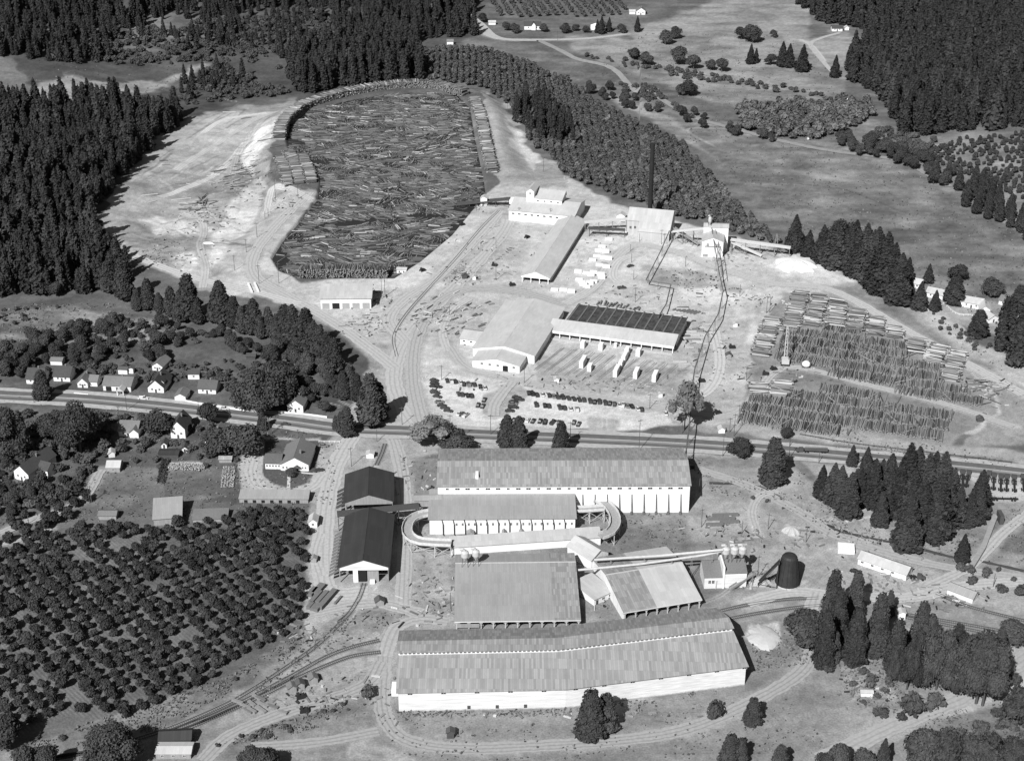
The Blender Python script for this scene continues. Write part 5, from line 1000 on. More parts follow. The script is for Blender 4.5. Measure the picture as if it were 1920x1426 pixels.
for i in range(22): stack_at(random.gauss(1300, 16), random.gauss(622, 20), random.uniform(4, 9), 1.2, random.uniform(.5, 1.1), random.uniform(-.3, .1), random.choice([PALET, LUMB2, TIMBER]), 'flat pile of mixed boards at the right end of the drying shed', 'board piles right of the drying shed')
for i in range(14): stack_at(560-66+random.gauss(0, 26), 1322+random.gauss(0, 12), random.uniform(3, 6), 1.2, random.uniform(.5, 1), random.uniform(-.8, -.3), random.choice([LUMB2, TIMBER]), 'small pile of ties and boards beside the railway siding', 'tie piles by the siding')
for i in range(24): stack_at(random.gauss(865, 26), random.gauss(590, 16), random.uniform(2, 5), 1.1, random.uniform(.4, 1), random.uniform(.5, 1.2), random.choice([PALET, LUMB2, TIMBER]), 'small heap of boards left of the planing mill', 'board heaps left of the planing mill')
for i in range(12): stack_at(random.gauss(672, 14), random.gauss(606, 8), random.uniform(3, 7), .8, .4, random.uniform(-.6, .3), random.choice([PALET, TIMBER]), 'loose plank heap south of the truck garage', 'plank heaps south of the garage')
for x, y in [(469,541),(481,540)]: stack_at(x, y, 1.2, 14, 1.1, .32, LUMB, 'long pale timber bundle lying alone on the bare ground', 'two long pale bundles')
stack_at(1586,1032,7.2,6,2.2,-.15,LUMB,'square stack of pale pipes or logs left of the bunkhouse',None); stack_at(875,852,3.2,10,1.2,-.55,PALET,'short plank ramp behind the lumber store',None,'plank_ramp','ramp')
for x, y in [(1360,967),(1352,974),(1368,980),(1340,985)]: stack_at(x, y, 14-abs(x-1355)*.4, 1.4, 1.2, .05, LUMB2, 'long dark beam pile on the dirt north of the boiler house', 'dark beam piles')
# --- cars
def car_mesh(dark, kind):
    b = MB(); c = MB(); L, W = (4.7, 1.75) if kind == 'sedan' else (5.2, 1.85)
    prof = [(-L/2,.35),(-L/2+.1,.75),(-L/2+.9,.95),(L/2-1.1,.98),(L/2-.15,.8),(L/2,.4),(L/2-.3,.3),(-L/2+.3,.3)]
    b.ext(prof, 'y', -W/2, W/2); b.cur = 1
    for x in (-L*.3, L*.3):
        for e in (-1, 1): b.tube((x, e*(W/2-.1), .33), (x, e*(W/2+.04), .33), .34, n=10)
    b.cur = 0
    if kind == 'sedan': c.prism([(-1.7,-.75,.93),(.95,-.75,.96),(.95,.75,.96),(-1.7,.75,.93)], [(-1.2,-.6,1.5),(.45,-.6,1.5),(.45,.6,1.5),(-1.2,.6,1.5)]); c.cur = 1; c.prism([(-1.1,-.55,1.5),(.4,-.55,1.5),(.4,.55,1.5),(-1.1,.55,1.5)], [(-.95,-.45,1.58),(.3,-.45,1.58),(.3,.45,1.58),(-.95,.45,1.58)])
    else: c.prism([(.0,-.8,.95),(1.3,-.8,.95),(1.3,.8,.95),(.0,.8,.95)], [(.1,-.68,1.75),(.95,-.68,1.75),(.95,.68,1.75),(.1,.68,1.75)]); c.cur = 1; c.box(.1, .95, -.67, .67, 1.75, 1.83); b.box(-L/2+.05, -.1, -W/2, -W/2+.1, .9, 1.4); b.box(-L/2+.05, -.1, W/2-.1, W/2, .9, 1.4); b.box(-L/2, -L/2+.1, -W/2, W/2, .9, 1.4)
    return b, c
TYRE = mat('tyre', .02)
CARP = [('black', .02), ('dark', .05), ('dark', .035), ('grey', .16), ('pale', .5)]; CPRO = {}
for i, (cn, v) in enumerate(CARP):
    for kd in ('sedan', 'pickup'): b, c = car_mesh(v, kd); pm_ = mat('car_paint_%d' % i, v, .05, 1, .35, .5); CPRO[(i, kd)] = (b.mesh('body', [pm_, TYRE]), c.mesh('cabin', [GLASS, pm_]))
def car(px, py, ang, lab, group, ci=None, kd=None):
    ci = random.choices(range(5), (3, 4, 4, 2, 2))[0] if ci is None else ci; kd = kd or ('pickup' if random.random() < .15 else 'sedan'); bm_, cm_ = CPRO[(ci, kd)]; p = G(px, py); word = {'black': 'dark', 'dark': 'dark', 'grey': 'grey', 'pale': 'pale'}[CARP[ci][0]]
    o = empty('parked_car', (p.x, p.y, p.z), ang, '%s %s %s' % (word, kd, lab), 'car', group); o.scale = (1.08, 1.0, 1.08); link('body', bm_, o); link('cabin', cm_, o)
def cars(zl, o, ang, lab, group, k=6., ja=.08):
    for x, y in zl: car(o[0]+x/k, o[1]+y/k+2.2, ang+random.uniform(-ja, ja), lab, group)
O1, O2 = (780,680), (1080,700); UP = 1.35
cars([(350,195),(397,205),(443,205),(500,215),(537,235),(592,237),(655,240),(722,262),(772,275)], O1, 1.75, 'parked in the top row of the left lot', 'cars in the top row of the left lot')
cars([(205,192),(207,225),(245,262),(200,262),(215,305),(215,332),(240,375),(262,435),(290,475),(325,503),(362,535)], O1, -.2, 'parked in the curved west row of the left lot', 'cars in the west row of the left lot', ja=.25)
cars([(480,345),(520,352),(578,362),(625,365)], O1, 1.75, 'parked in the middle of the left lot', 'cars in the middle of the left lot'); cars([(768,412),(698,470),(750,482)], O1, 1.4, 'parked near the grass wedge of the left lot', 'cars beside the grass wedge'); cars([(490,565),(525,575),(560,585)], O1, 1.1, 'parked at the south tip of the left lot', 'cars at the south tip of the left lot')
cars([(1130,385),(1160,408),(1095,435),(1090,460),(1095,495),(1055,535)], O1, -.15, 'parked along the west edge of the right lot', 'cars on the west edge of the right lot')
cars([(1268,335),(1308,340),(1360,355),(1422,350),(1498,362),(1550,370),(1595,378),(1650,380),(1715,392),(1775,400),(1835,410),(1890,412)], O1, 1.7, 'parked in the long top row of the right lot', 'cars in the top row of the right lot'); cars([(158,305),(210,315),(262,312),(328,325),(380,332),(432,340),(485,345),(528,352),(580,358),(630,365),(690,390),(740,400)], O2, 1.6, 'parked in the long top row of the right lot', 'cars in the top row of the right lot', ja=.2)
cars([(1350,465),(1448,475),(1495,480),(1615,495),(1672,502),(1738,512),(1810,518)], O1, 1.7, 'parked in the middle row of the right lot', 'cars in the middle row of the right lot'); cars([(1100,640),(1195,640),(1255,640),(1318,650),(1395,650),(1450,660),(1540,665),(1605,668),(1775,665),(1830,685)], O1, 1.3, 'parked in the south row behind the roadside pines', 'cars in the south row of the right lot', ja=.2)
car(1248,776,1.6,'parked alone at the east end of the right lot',None,4,'sedan'); car(269,748,-.08,'with a bright cab on the highway by the dormer house',None,4,'pickup'); car(421,767,-.1,'passing the white fence on the highway',None,4,'sedan'); car(607,837,-.05,'parked by the rail fence east of the office lawn',None,3,'sedan'); car(598,883,.4,'parked off the east side of the office lawn',None,1,'sedan'); car(536,797,-.1,'hugging the lower verge of the highway below the second fence',None,1,'sedan'); car(1182,500,.6,'parked on the mill road above the drying shed',None,1,'sedan'); car(1166,541,.2,'parked on the dirt right of the chain shed',None,1,'pickup'); car(1604,1073,-.6,'parked below the bunkhouse',None,0,'sedan')
def truck(px, py, ang, label, group=None, load=True, cat='truck', m_=None):
    p = G(px, py); o = empty('log_truck', tuple(p), ang, label, cat, group); pm_ = m_ or mat('truck_paint', .06, .1); c = MB(); c.box(4.2,6.2,-1.1,1.1,.9,2.5); c.prism([(6.2,-.9,.8),(7.8,-.8,.8),(7.8,.8,.8),(6.2,.9,.8)], [(6.2,-.85,1.8),(7.6,-.7,1.6),(7.6,.7,1.6),(6.2,.85,1.8)]); c.build('cab', pm_, o); f = MB(); f.box(-8,4.2,-.5,.5,.8,1.05); [f.box(x, x+.25, -1.15, 1.15, 1.05, 1.35) for x in (-7,-1,2.5)]; f.build('frame', TYRE, o)
    for x in (6.7,3.2,1.9,-5,-6.3):
        for e in (-1, 1): w_ = MB(); w_.tube((x,e*.75,.5),(x,e*1.15,.5),.5,n=10); w_.build('wheel', TYRE, o)
    if load:
        for j, (y, z) in enumerate([(-.8,1.75),(0,1.75),(.8,1.75),(-.4,2.5),(.4,2.5)]):
            V, Fq, mi = log_arrays([(-2,y,z,0,0,11,.42,j % 2)]); l = link('load_log', mesh_np('load_log', V, Fq, LM, mi), None, tuple(p), ang); tag(l, 'log chained on the '+cat+' passing east on the highway', 'log', 'load of the highway log truck')
    return o
truck(1522,848,3.08,'dark log truck hauling a load along the highway',cat='truck')
for i, (x, y) in enumerate([(1215,115),(1270,120),(1490,125),(1560,150),(1640,165),(1705,165),(1790,172),(1890,165)]): truck(1600+x/5.94, 880+y/5.94, 1.25+random.uniform(-.1,.1), 'empty logging trailer truck parked in the row at the right edge', 'trucks parked in a row at the right', False)
truck(1876,937,3.1,'low dark flat truck parked alone below the truck row',None,False); truck(1700,1081,-.33,'flat dark wagon parked along the bunkhouse front',None,False)
# --- crane and machines in the east log yard
p = G(1472,684); o = empty('yarder_crane', tuple(p), -.1, 'lattice boom crane standing among the dark log decks', 'crane'); m = MB(); m.box(-2,2,-1.6,1.6,1.1,3.6); m.ext([(-2.2,3.6),(2.2,3.6),(1.2,4.4),(-1.6,4.4)],'y',-1.7,1.7); m.build('cab', PALET, o)
for e in (-1,1): m = MB(); m.ext([(-2.6,.3),(-2.2,0),(2.2,0),(2.6,.3),(2.2,1),(-2.2,1)],'y',e*1.5-.4,e*1.5+.4); m.build('track', TYRE, o)
m = MB()
for a,b in ((-.8,-.8),(.8,-.8),(.8,.8),(-.8,.8)): m.beam((a,b+1.5,2.5),(a*.4,b*.4+3.5,22),.22)
for k in range(9): z = 3+k*2.1; y = 1.5+k*.22; w_ = .8-.05*k; m.beam((-w_,y-w_,z),(w_,y-w_,z+2),.12); m.beam((w_,y-w_,z),(-w_,y-w_,z+2),.12); m.beam((w_,y-w_,z),(w_,y+w_,z+2),.12)
m.build('boom', PALET, o); m = MB(); m.beam((0,3.5,22),(0,5,9),.08); m.build('cable', TYRE, o)
p = G(1511,688); o = empty('yard_loader', tuple(p), .0, 'round bodied white machine beside the crane in the log yard', 'loader'); m = MB(); m.lathe([(1.9,.9),(2.3,1.6),(2.1,2.7),(1.3,3.4),(.3,3.6)],12); m.build('body', WHITE, o); m = MB(); m.box(-2.2,2.2,-1.5,-.9,0,.95); m.box(-2.2,2.2,.9,1.5,0,.95); m.build('track', TYRE, o); m = MB(); m.beam((1.6,0,2.2),(4.4,0,1.2),.3); m.build('arm', IRON, o)
def machine(px, py, label, ang=0, m_=None):
    p = G(px, py); o = empty('tractor', tuple(p), ang, label, 'tractor'); m = MB(); m.box(-1.4,1.4,-.6,.6,.6,1.5); m.box(-1.3,-.2,-.7,.7,1.5,2.3); m.build('body', m_ or IRON, o)
    for e in (-1,1): q = MB(); q.box(-1.6,1.6,e*.95-.25,e*.95+.25,0,.95); q.build('track', TYRE, o)
    q = MB(); q.box(1.6,1.85,-1.3,1.3,.1,1.2); q.build('blade', IRON, o)
machine(1435,702,'small tractor with a blade west of the yard crane',-.2); machine(1450,693,'dark tractor beside the pale log stack',.3); machine(1487,716,'grey tractor parked on the short bright logs',.6,TIMBER); machine(988,446,'dark machine on the dirt behind the long chain shed',.9); machine(927,498,'dark machine in the middle of the upper yard',-.3); machine(960,535,'low dark machine below the chain shed end',.2); machine(1372,652,'dark machine with a load on the east carts track',0); machine(1345,775,'dark scrap machine near the bare tree',.4); machine(1315,715,'dark tractor beside the pipe foot in the yard',.1); machine(792,508,'small machine at the south east pond rim',.7); machine(880,392,'dark engine beside the log haul on the pond rim',.5); machine(866,422,'dark winch machine on the pond rim road',.6); machine(570,1333,'tracked machine by the railway siding huts',.2); machine(563,1307,'second tracked machine by the railway siding huts',.4)
# --- poles
UP_ = [((517,376),333),((559,372),345),((497,410),396),((503,406),390),((482,445),417),((462,473),448),((440,507),478),((486,532),496),((523,531),492),((716,560),520),((722,556),518),((845,842),777),((920,815),777),((983,718),687),((1069,831),790),((1198,845),786),((1218,766),737),((1279,812),778),((1355,855),813),((1368,810),783),((1376,818),775),((1385,787),758),((1399,714),686),((1428,625),599),((1437,587),554),((1443,586),555),((1387,556),533),((1285,500),481),((1184,492),475),((1182,471),458),((1188,524),506),((1191,567),538),((1199,453),437),((1240,458),430),((1032,418),390),((973,414),388),((930,466),447),((952,215),190),((1019,322),295),((1061,337),310),((828,712),684),((754,797),762),((707,828),805),((659,874),838),((238,769),738),((225,792),760),((64,755),732),((373,772),745),((500,818),780),((506,816),783),((652,822),790),((1045,76),57),((1311,923),896),((1315,988),953),((1511,1016),994),((1440,992),962),((1391,1000),976),((1480,838),820),((1479,862),822),((1535,868),846),((1774,870),850),((1830,300),280),((168,943),905),((172,942),910),((54,982),964),((845,1140),1110),((1420,1085),1041),((1862,1100),1075),((1700,505),490),((1843,565),553),((1878,583),568),((1625,160),140),((1475,195),178),((1660,275),258),((930,525),492),((843,592),572),((893,395),366)]
pm0 = MB(); pm0.tube((0,0,-.5),(0,0,1),.17,.12,8); pm1 = MB(); pm1.box(-1.2,1.2,-.08,.08,-.9,-.72); [pm1.tube((x,0,-.72),(x,0,-.5),.05,n=5) for x in (-1.05,-.5,.5,1.05)]
POLEW = mat('pole_wood', .085, .3, 1); PMe = pm0.mesh('shaft', POLEW); CMe = pm1.mesh('crossarm', POLEW)
for (bx, by), top in UP_:
    p = G(bx, by); lo, hi = 1., 40.
    for _ in range(30):
        m = (lo+hi)/2; lo, hi = (m, hi) if proj(p.x, p.y, p.z+m)[1] > top else (lo, m)
    near = 'by the highway' if 730 < by < 870 else 'among the mill buildings' if 380 < by <= 730 and bx > 640 else 'on the ground round the log pond' if by <= 560 and bx <= 640 else 'beside the far fields and roads' if by < 380 else 'in the yards and lots south of the highway'
    o = empty('utility_pole', tuple(p), random.uniform(-.5, .5), 'weathered wooden utility pole '+near, 'utility pole', 'utility poles '+near); s_ = link('shaft', PMe, o, scale=(1, 1, lo))
    if lo > 8: link('crossarm', CMe, o, (0, 0, lo))
# --- railway tracks
RAILM = mat('rail_steel', .06, .3, rough=.5); BALL = mat('ballast', .19, .35, .8); TIE = mat('ties', .1, .4, 1.5)
def track(label, px, group='railway tracks'):
    L = np.array(wline(px, 12)); T = np.gradient(L, axis=0); T /= np.linalg.norm(T, axis=1)[:, None]; N = np.stack([-T[:, 1], T[:, 0]], 1); c = L[len(L)//2]; o = empty('railway_track', (c[0], c[1], 0), 0, label, 'railway track', group)
    def rib(name, a, b, z0, z1, m_):
        m = MB(); P0 = L+N*a-c; P1 = L+N*b-c; Zt = terrain(L[:, 0], L[:, 1])
        for i in range(len(L)-1):
            q = [(*P0[i], Zt[i]+z1), (*P0[i+1], Zt[i+1]+z1), (*P1[i+1], Zt[i+1]+z1), (*P1[i], Zt[i]+z1)]; m.poly(q)
            if z1 > .15: m.poly([(*P0[i], Zt[i]+z0), (*P0[i+1], Zt[i+1]+z0), q[1], q[0]]); m.poly([(*P1[i+1], Zt[i+1]+z0), (*P1[i], Zt[i]+z0), q[3], q[2]])
        m.build(name, m_, o)
    rib('ballast', -1.5, 1.5, 0, .07, BALL if px[0][1] > 700 else mat('yard_ballast', .3, .3, .8)); rib('rail', -.8, -.62, 0, .34, RAILM); rib('rail', .62, .8, 0, .34, RAILM)
    if px[0][1] < 700: return
    seg = np.r_[0, np.cumsum(np.linalg.norm(np.diff(L, axis=0), axis=1))]; m = MB()
    for d in np.arange(.4, seg[-1], .85):
        x, y = np.interp(d, seg, L[:, 0]), np.interp(d, seg, L[:, 1]); tx, ty = np.interp(d, seg, T[:, 0]), np.interp(d, seg, T[:, 1]); z = tz(x, y); p = np.array([x, y])-c; n = np.array([-ty, tx]); t = np.array([tx, ty]); m.prism([(*(p+n*s+t*e), z+.05) for s, e in ((-1.25,-.13),(1.25,-.13),(1.25,.13),(-1.25,.13))], [(*(p+n*s+t*e), z+.17) for s, e in ((-1.25,-.13),(1.25,-.13),(1.25,.13),(-1.25,.13))])
    m.build('sleepers', TIE, o)
track('spur track curving out of the front black roofed shed', [(683,1093),(677,1112),(668,1130),(650,1155),(600,1205),(545,1245),(480,1288),(420,1322),(310,1368),(190,1403),(60,1428)]); track('upper siding track joining the spur at lower left', [(712,1200),(660,1213),(610,1232),(550,1265),(480,1302),(400,1341),(315,1372)]); track('lower siding track ending by the storage shed road', [(714,1222),(660,1230),(610,1248),(560,1270),(500,1300),(420,1337),(330,1375)])
track('mill track passing the pond and the chain shed', [(935,395),(900,430),(850,490),(800,545),(765,585),(743,618),(738,640),(744,668)]); track('short track running north from the rear black roofed shed', [(706,872),(716,850),(722,832)]); track('upper curved track right of the storage shed', [(1340,1148),(1400,1134),(1470,1124),(1535,1121)]); track('lower curved track right of the storage shed', [(1366,1160),(1430,1148),(1500,1138),(1540,1135)]); track('upper right track behind the big cedars', [(1755,1112),(1820,1138),(1930,1166)]); track('middle right track behind the big cedars', [(1690,1150),(1780,1165),(1930,1192)]); track('lower right track behind the big cedars', [(1690,1156),(1780,1173),(1930,1203)]); track('bottom left track by the dark section shed', [(90,1422),(160,1411),(250,1400)])
# --- fences
def fence(label, px, h=1.1, m_=None, solid=False, step=2.6):
    L = np.array(wline(px, 10)); c = L[0]; o = empty('fence', (c[0], c[1], 0), 0, label, 'fence'); seg = np.r_[0, np.cumsum(np.linalg.norm(np.diff(L, axis=0), axis=1))]; m_ = m_ or WHITE; ds = np.arange(0, seg[-1]+.01, step); Pp = [(np.interp(d, seg, L[:, 0])-c[0], np.interp(d, seg, L[:, 1])-c[1]) for d in ds]; Pp = [(x, y, tz(x+c[0], y+c[1])) for x, y in Pp]
    pb = MB(); [pb.box(x-.09, x+.09, y-.09, y+.09, z-.2, z+h) for x, y, z in Pp[:90]]; pb.build('posts', m_, o); rb = MB()
    for a, b in zip(Pp, Pp[1:]):
        if solid: rb.prism([(a[0],a[1]-.04,a[2]),(b[0],b[1]-.04,b[2]),(b[0],b[1]+.04,b[2]),(a[0],a[1]+.04,a[2])], [(a[0],a[1]-.04,a[2]+h*.95),(b[0],b[1]-.04,b[2]+h*.95),(b[0],b[1]+.04,b[2]+h*.95),(a[0],a[1]+.04,a[2]+h*.95)])
        else: [rb.beam((a[0],a[1],a[2]+h*f),(b[0],b[1],b[2]+h*f),.1,.16) for f in (.45,.92)]
    rb.build('boards' if solid else 'rails', m_, o)
fence('white board fence along the north side of the highway', [(348,753),(380,759),(420,765),(462,772)], 1.2, solid=True); fence('second white board fence right of the big round tree', [(522,774),(570,778),(617,784)], 1.2, solid=True); fence('white rail fence at the north east of the office', [(598,829),(640,830)]); fence('low white wall by the cottage at the highway', [(139,738),(172,741)], .8, solid=True); fence('white guard rail at the mill road bend', [(786,714),(806,704)], .9, solid=True); fence('white rail fence round the dark lawn of the right cottages', [(1775,575),(1795,590),(1825,592)]); fence('white fence above the dark lawn of the right cottages', [(1768,570),(1802,567)]); fence('short white barrier beside the road to the sorting shed', [(734,1140),(754,1145)], 1.0); fence('dark corral fence near the highway log deck edge', [(1500,815),(1600,832),(1750,850),(1900,868)], .9, DARKW); fence('dark fence along the ditch north of the lumber store', [(1000,845),(1100,849),(1180,846)], 1.0, GREYW); fence('dark timber pen between the dark firs on the right', [(1772,992),(1790,996),(1794,984),(1776,980)], 1.8, DARKW)
def crop(name, label, a, b, w_, h, m_, cat):
    p, q = G(*a), G(*b); L = math.hypot(q.x-p.x, q.y-p.y); n = max(20, int(L*w_*9)); gg = np.random.default_rng(int(a[0]*7+b[0])); c = np.stack([gg.uniform(0, L, n), gg.uniform(-w_/2, w_/2, n), gg.uniform(.1, h, n)], 1); nn = np.tile([0, 0, 1.], (n, 1))+gg.normal(0, .4, (n, 3)); V, Fq = quads_at(c, nn, .55, gg)
    tag(link(name, mesh_np(name, V, Fq, [m_]), None, tuple(p), math.atan2(q.y-p.y, q.x-p.x)), label, cat)
for i, (a, b) in enumerate([((297,906),(307,862)),((304,908),(315,862))]): crop('hedge_row', ['left','right'][i]+' one of two dark hedge rows between the garden plots', a, b, 1.6, 1.8, M_FRUIT, 'hedge')
crop('corn_patch', 'bright dry corn patch at the top of the garden', (318,876), (384,879), 5, 1.8, mat('dry_corn', .3, .3, 1), 'crop')
for i in range(5): crop('vine_row', ['first','second','third','fourth','fifth'][i]+' pale crop row from the left beside the low shed', (416+i*5,915), (420+i*5,876), .9, 1, mat('dry_corn', .3), 'crop')
# --- heaps
def heap(name, px, py, rx, ry, h, m_, label, cat, ang=0):
    p = G(px, py); n, k = 22, 7; m = MB(); gg = np.random.default_rng(int(px)); w_ = 1+.12*gg.standard_normal(n); prof = [(math.cos(j/(k-1)*math.pi/2)**1.0, math.sin(j/(k-1)*math.pi/2)**1.3) for j in range(k)]
    for r_, z in prof: m.v += [(rx*r_*math.cos(2*math.pi*i/n)*w_[i]+gg.normal(0,.08), ry*r_*math.sin(2*math.pi*i/n)*w_[i]+gg.normal(0,.08), h*z-.1) for i in range(n)]
    for j in range(k-1):
        for i in range(n): m.f.append((j*n+i, j*n+(i+1) % n, (j+1)*n+(i+1) % n, (j+1)*n+i)); m.m.append(0)
    tag(m.build(name, m_, None, tuple(p), ang), label, cat)
SAWD = mat('sawdust', .55, .12, .6); heap('sawdust_heap', 1492, 497, 13, 13, 4.2, SAWD, 'large bright sawdust heap right of the conveyor trestle', 'heap', -.3); heap('sand_heap', 1432, 1194, 6.5, 9, 1.6, mat('pale_sand', .4, .15, .5), 'pale sand heap behind the storage shed end', 'heap'); heap('refuse_heap', 1425, 1092, 5, 3.4, 3, mat('slab_wood', .3, .6, 2), 'pile of slab wood beside the wigwam burner', 'heap'); heap('earth_mound', 1484, 995, 4.5, 4, 2.6, mat('pale_earth', .34, .2, .6), 'small pale earth mound with a dark pit', 'heap'); heap('ash_heap', 390, 457, 3.5, 2, 1.5, SAWD, 'white ash heap at the bend of the pond lane', 'heap')
p = G(1865,1010); o = empty('flume_dike', tuple(p), 0, 'narrow raised flume with a dark end tower at the right edge', 'flume'); a, b, c = [np.array(G(*q)[:2])-np.array(p[:2]) for q in ((1866,970),(1843,1030),(1815,1076))]
m = MB(); [m.beam((*u_, .9), (*v_, .9), 2.2, 1.8) for u_, v_ in ((a, b), (b, c))]; m.build('deck', mat('flume_boards', .25, .3), o); m = MB(); m.box(a[0]+.2, a[0]+2, a[1]-6, a[1]-.3, -.2, 4.4); m.build('end_wall', DARKW, o)
p = G(858,855); o = empty('pipe_rack', tuple(p), 0, 'pale machinery rack standing behind the left end of the lumber store', 'machinery'); m = MB(); m.box(-1.6,1.6,-2,2,.2,2.2); m.build('base', PALET, o)
for x, h in ((-1,7),(.8,5.4)): m = MB(); m.tube((x,0,2),(x,0,h),.5,.35); m.build('pipe', STEEL, o)
# ================================================================ TREES SET ONE BY ONE
def many(kind, label, group, lst, wf=1.0, parts=True):
    for b, top in lst: put_top(kind, b[0], b[1], top, wf*random.uniform(.92, 1.1), label, group, parts)
many('pine', 'tall dense pine in the belt between the town and the mill road', 'pines of the belt beside the mill road', [((357,600),514),((323,592),537),((340,602),548),((416,606),527),((400,604),560),((441,614),555),((455,624),574),((478,627),560),((505,630),575),((490,634),590),((537,642),571),((551,645),572),((522,640),588),((577,660),578),((590,668),600),((601,675),610),((565,655),600),((615,685),622),((628,697),634),((280,580),522),((236,562),482),((205,548),490),((258,582),542),((300,585),548),((180,540),492),((372,606),560),((460,618),590)], 1.35)
many('pine', 'dark pine beside the track where the mill road meets the highway', 'pines at the mill road corner', [((658,742),680),((645,748),694),((671,752),700),((697,797),700),((712,790),716),((652,817),762),((640,812),772),((630,806),778)], 1.3)
many('pine', 'neat conical pine standing alone on the roadside before the parking lot', 'roadside pines', [((951,840),777),((973,843),780),((1052,851),789)], 1.25)
put_top('bare', 812, 836, 784, 1.5, 'loose pale leafed tree left of the roadside pines'); put_top('pine', 838, 840, 792, 1.3, 'dark pine in the tree clump behind the lumber store'); put_top('broad', 860, 845, 806, 1.3, 'dark bushy tree at the right of the clump behind the lumber store'); put_top('bare', 1283, 806, 718, .75, 'big thin leafed tree beside the overhead pipe'); put_top('broad', 1386, 855, 822, 1.3, 'round shrubby tree below the highway at the log decks'); put_top('cedar', 1448, 906, 822, 1.25, 'tall ragged dark tree standing alone south of the highway'); put_top('broad', 1475, 822, 802, 1.2, 'small round tree on the verge above the log truck')
many('fir', 'pointed dark fir in the grove south of the log truck', 'firs of the grove below the highway', [((1597,872),833),((1622,897),837),((1645,907),867),((1539,932),871),((1560,940),867),((1573,947),872),((1590,967),885),((1610,947),877),((1634,947),860),((1664,937),850),((1694,957),830),((1711,952),837),((1731,957),850),((1758,967),847),((1778,977),877),((1752,1002),885),((1649,984),921),((1699,1028),922),((1722,1002),895),((1752,1013),918),((1794,983),910),((1817,985),925),((1834,957),880),((1770,987),890),((1680,965),865),((1745,940),845),((1705,975),880),((1620,930),880),((1600,940),880),((1650,925),860),((1830,975),900)], 1.35)
put_top('fir', 1803, 1053, 1000, 1.3, 'single fir growing apart below the grove beside the creek')
many('cedar', 'tall cedar in the group by the curved road bend', 'big cedars by the road bend', [((1556,1182),1068),((1567,1200),1104),((1601,1155),1070),((1641,1228),1112),((1601,1242),1137),((1543,1248),1145),((1562,1240),1183),((1676,1258),1160),((1722,1218),1127),((1666,1155),1106),((1870,1240),1175),((1690,1240),1180)], .78)
many('oak', 'broad dark leafy tree in the thick clump at lower right', 'dark leafy trees at lower right', [((1755,1292),1172),((1700,1292),1208),((1830,1318),1182),((1790,1255),1168),((1862,1268),1190),((1720,1260),1178),((1790,1300),1200),((1815,1280),1188),((1735,1230),1150),((1850,1300),1215),((1675,1275),1215)], .5); put_top('oak', 1842, 1322, 1186, .52, 'largest round dark tree of the lower right clump')
many('fir', 'full dark fir of the clump right of the sawdust heap', 'firs beside the sawdust heap', [((1489,470),402),((1515,482),431),((1540,492),421),((1553,490),430),((1566,502),414),((1590,505),425),((1603,517),428),((1618,522),436),((1630,532),431),((1645,545),440),((1655,548),434),((1670,555),455),((1683,568),474),((1700,535),482),((1740,530),494),((1620,500),418),((1640,515),425),((1600,490),412)], 1.45)
put_top('oak', 1578, 492, 407, .8, 'round dark tree rising from the fir clump')
put_top('broad', 1505, 1208, 1150, 1.3, 'dark bushy tree at the left foot of the big cedars')
many('bush', 'round dark bush in the weeds of the lower right', 'bushes at the lower right', [((1706,1338),1303),((1752,1325),1297),((1873,1341),1324),((1888,1363),1341),((1896,1284),1258),((1632,1283),1262),((1666,1282),1267),((1553,1259),1243),((1340,1341),1312),((688,1307),1286),((1620,1262),1250),((1650,1340),1322),((1690,1350),1335),((1600,1285),1275)], .9, False)
put_top('broad', 1906, 1362, 1290, .9, 'large ragged tree at the right edge near the bottom'); put_top('broad', 1892, 1207, 1162, 1.2, 'ragged tree beside the right hand tracks')
many('broad', 'dark bushy tree along the bottom edge at the right', 'trees along the bottom right edge', [((1570,1450),1398),((1620,1452),1402),((1726,1455),1372),((1760,1455),1368),((1800,1455),1380),((1840,1455),1372),((1890,1455),1384),((1545,1452),1410)], .8); put_top('fir', 1653, 1445, 1383, 1.2, 'pointed fir rising from the bottom edge thicket')
many('cedar', 'dense dark evergreen of the pair before the storage shed wall', 'pair of evergreens before the storage shed', [((1108,1379),1293),((1135,1366),1300)], 1.3)
put_top('cedar', 1411, 1355, 1308, 1.4, 'small oval evergreen by the curved road'); put_top('cedar', 1369, 1432, 1376, 1.4, 'dark evergreen at the bottom edge below the storage shed'); put_top('cedar', 1388, 1432, 1384, 1.1, 'slim evergreen touching another at the bottom edge'); put_top('cedar', 1462, 1442, 1396, 1.4, 'rounded evergreen at the bottom edge right of the pair')
put_top('oak', 212, 1442, 1358, 1.0, 'big dark tree left of the section shed'); many('broad', 'dark tree in the bottom left corner', 'trees in the bottom left corner', [((20,1402),1343),((50,1446),1398),((92,1448),1402),((470,1444),1400),((500,1446),1402)], .9)
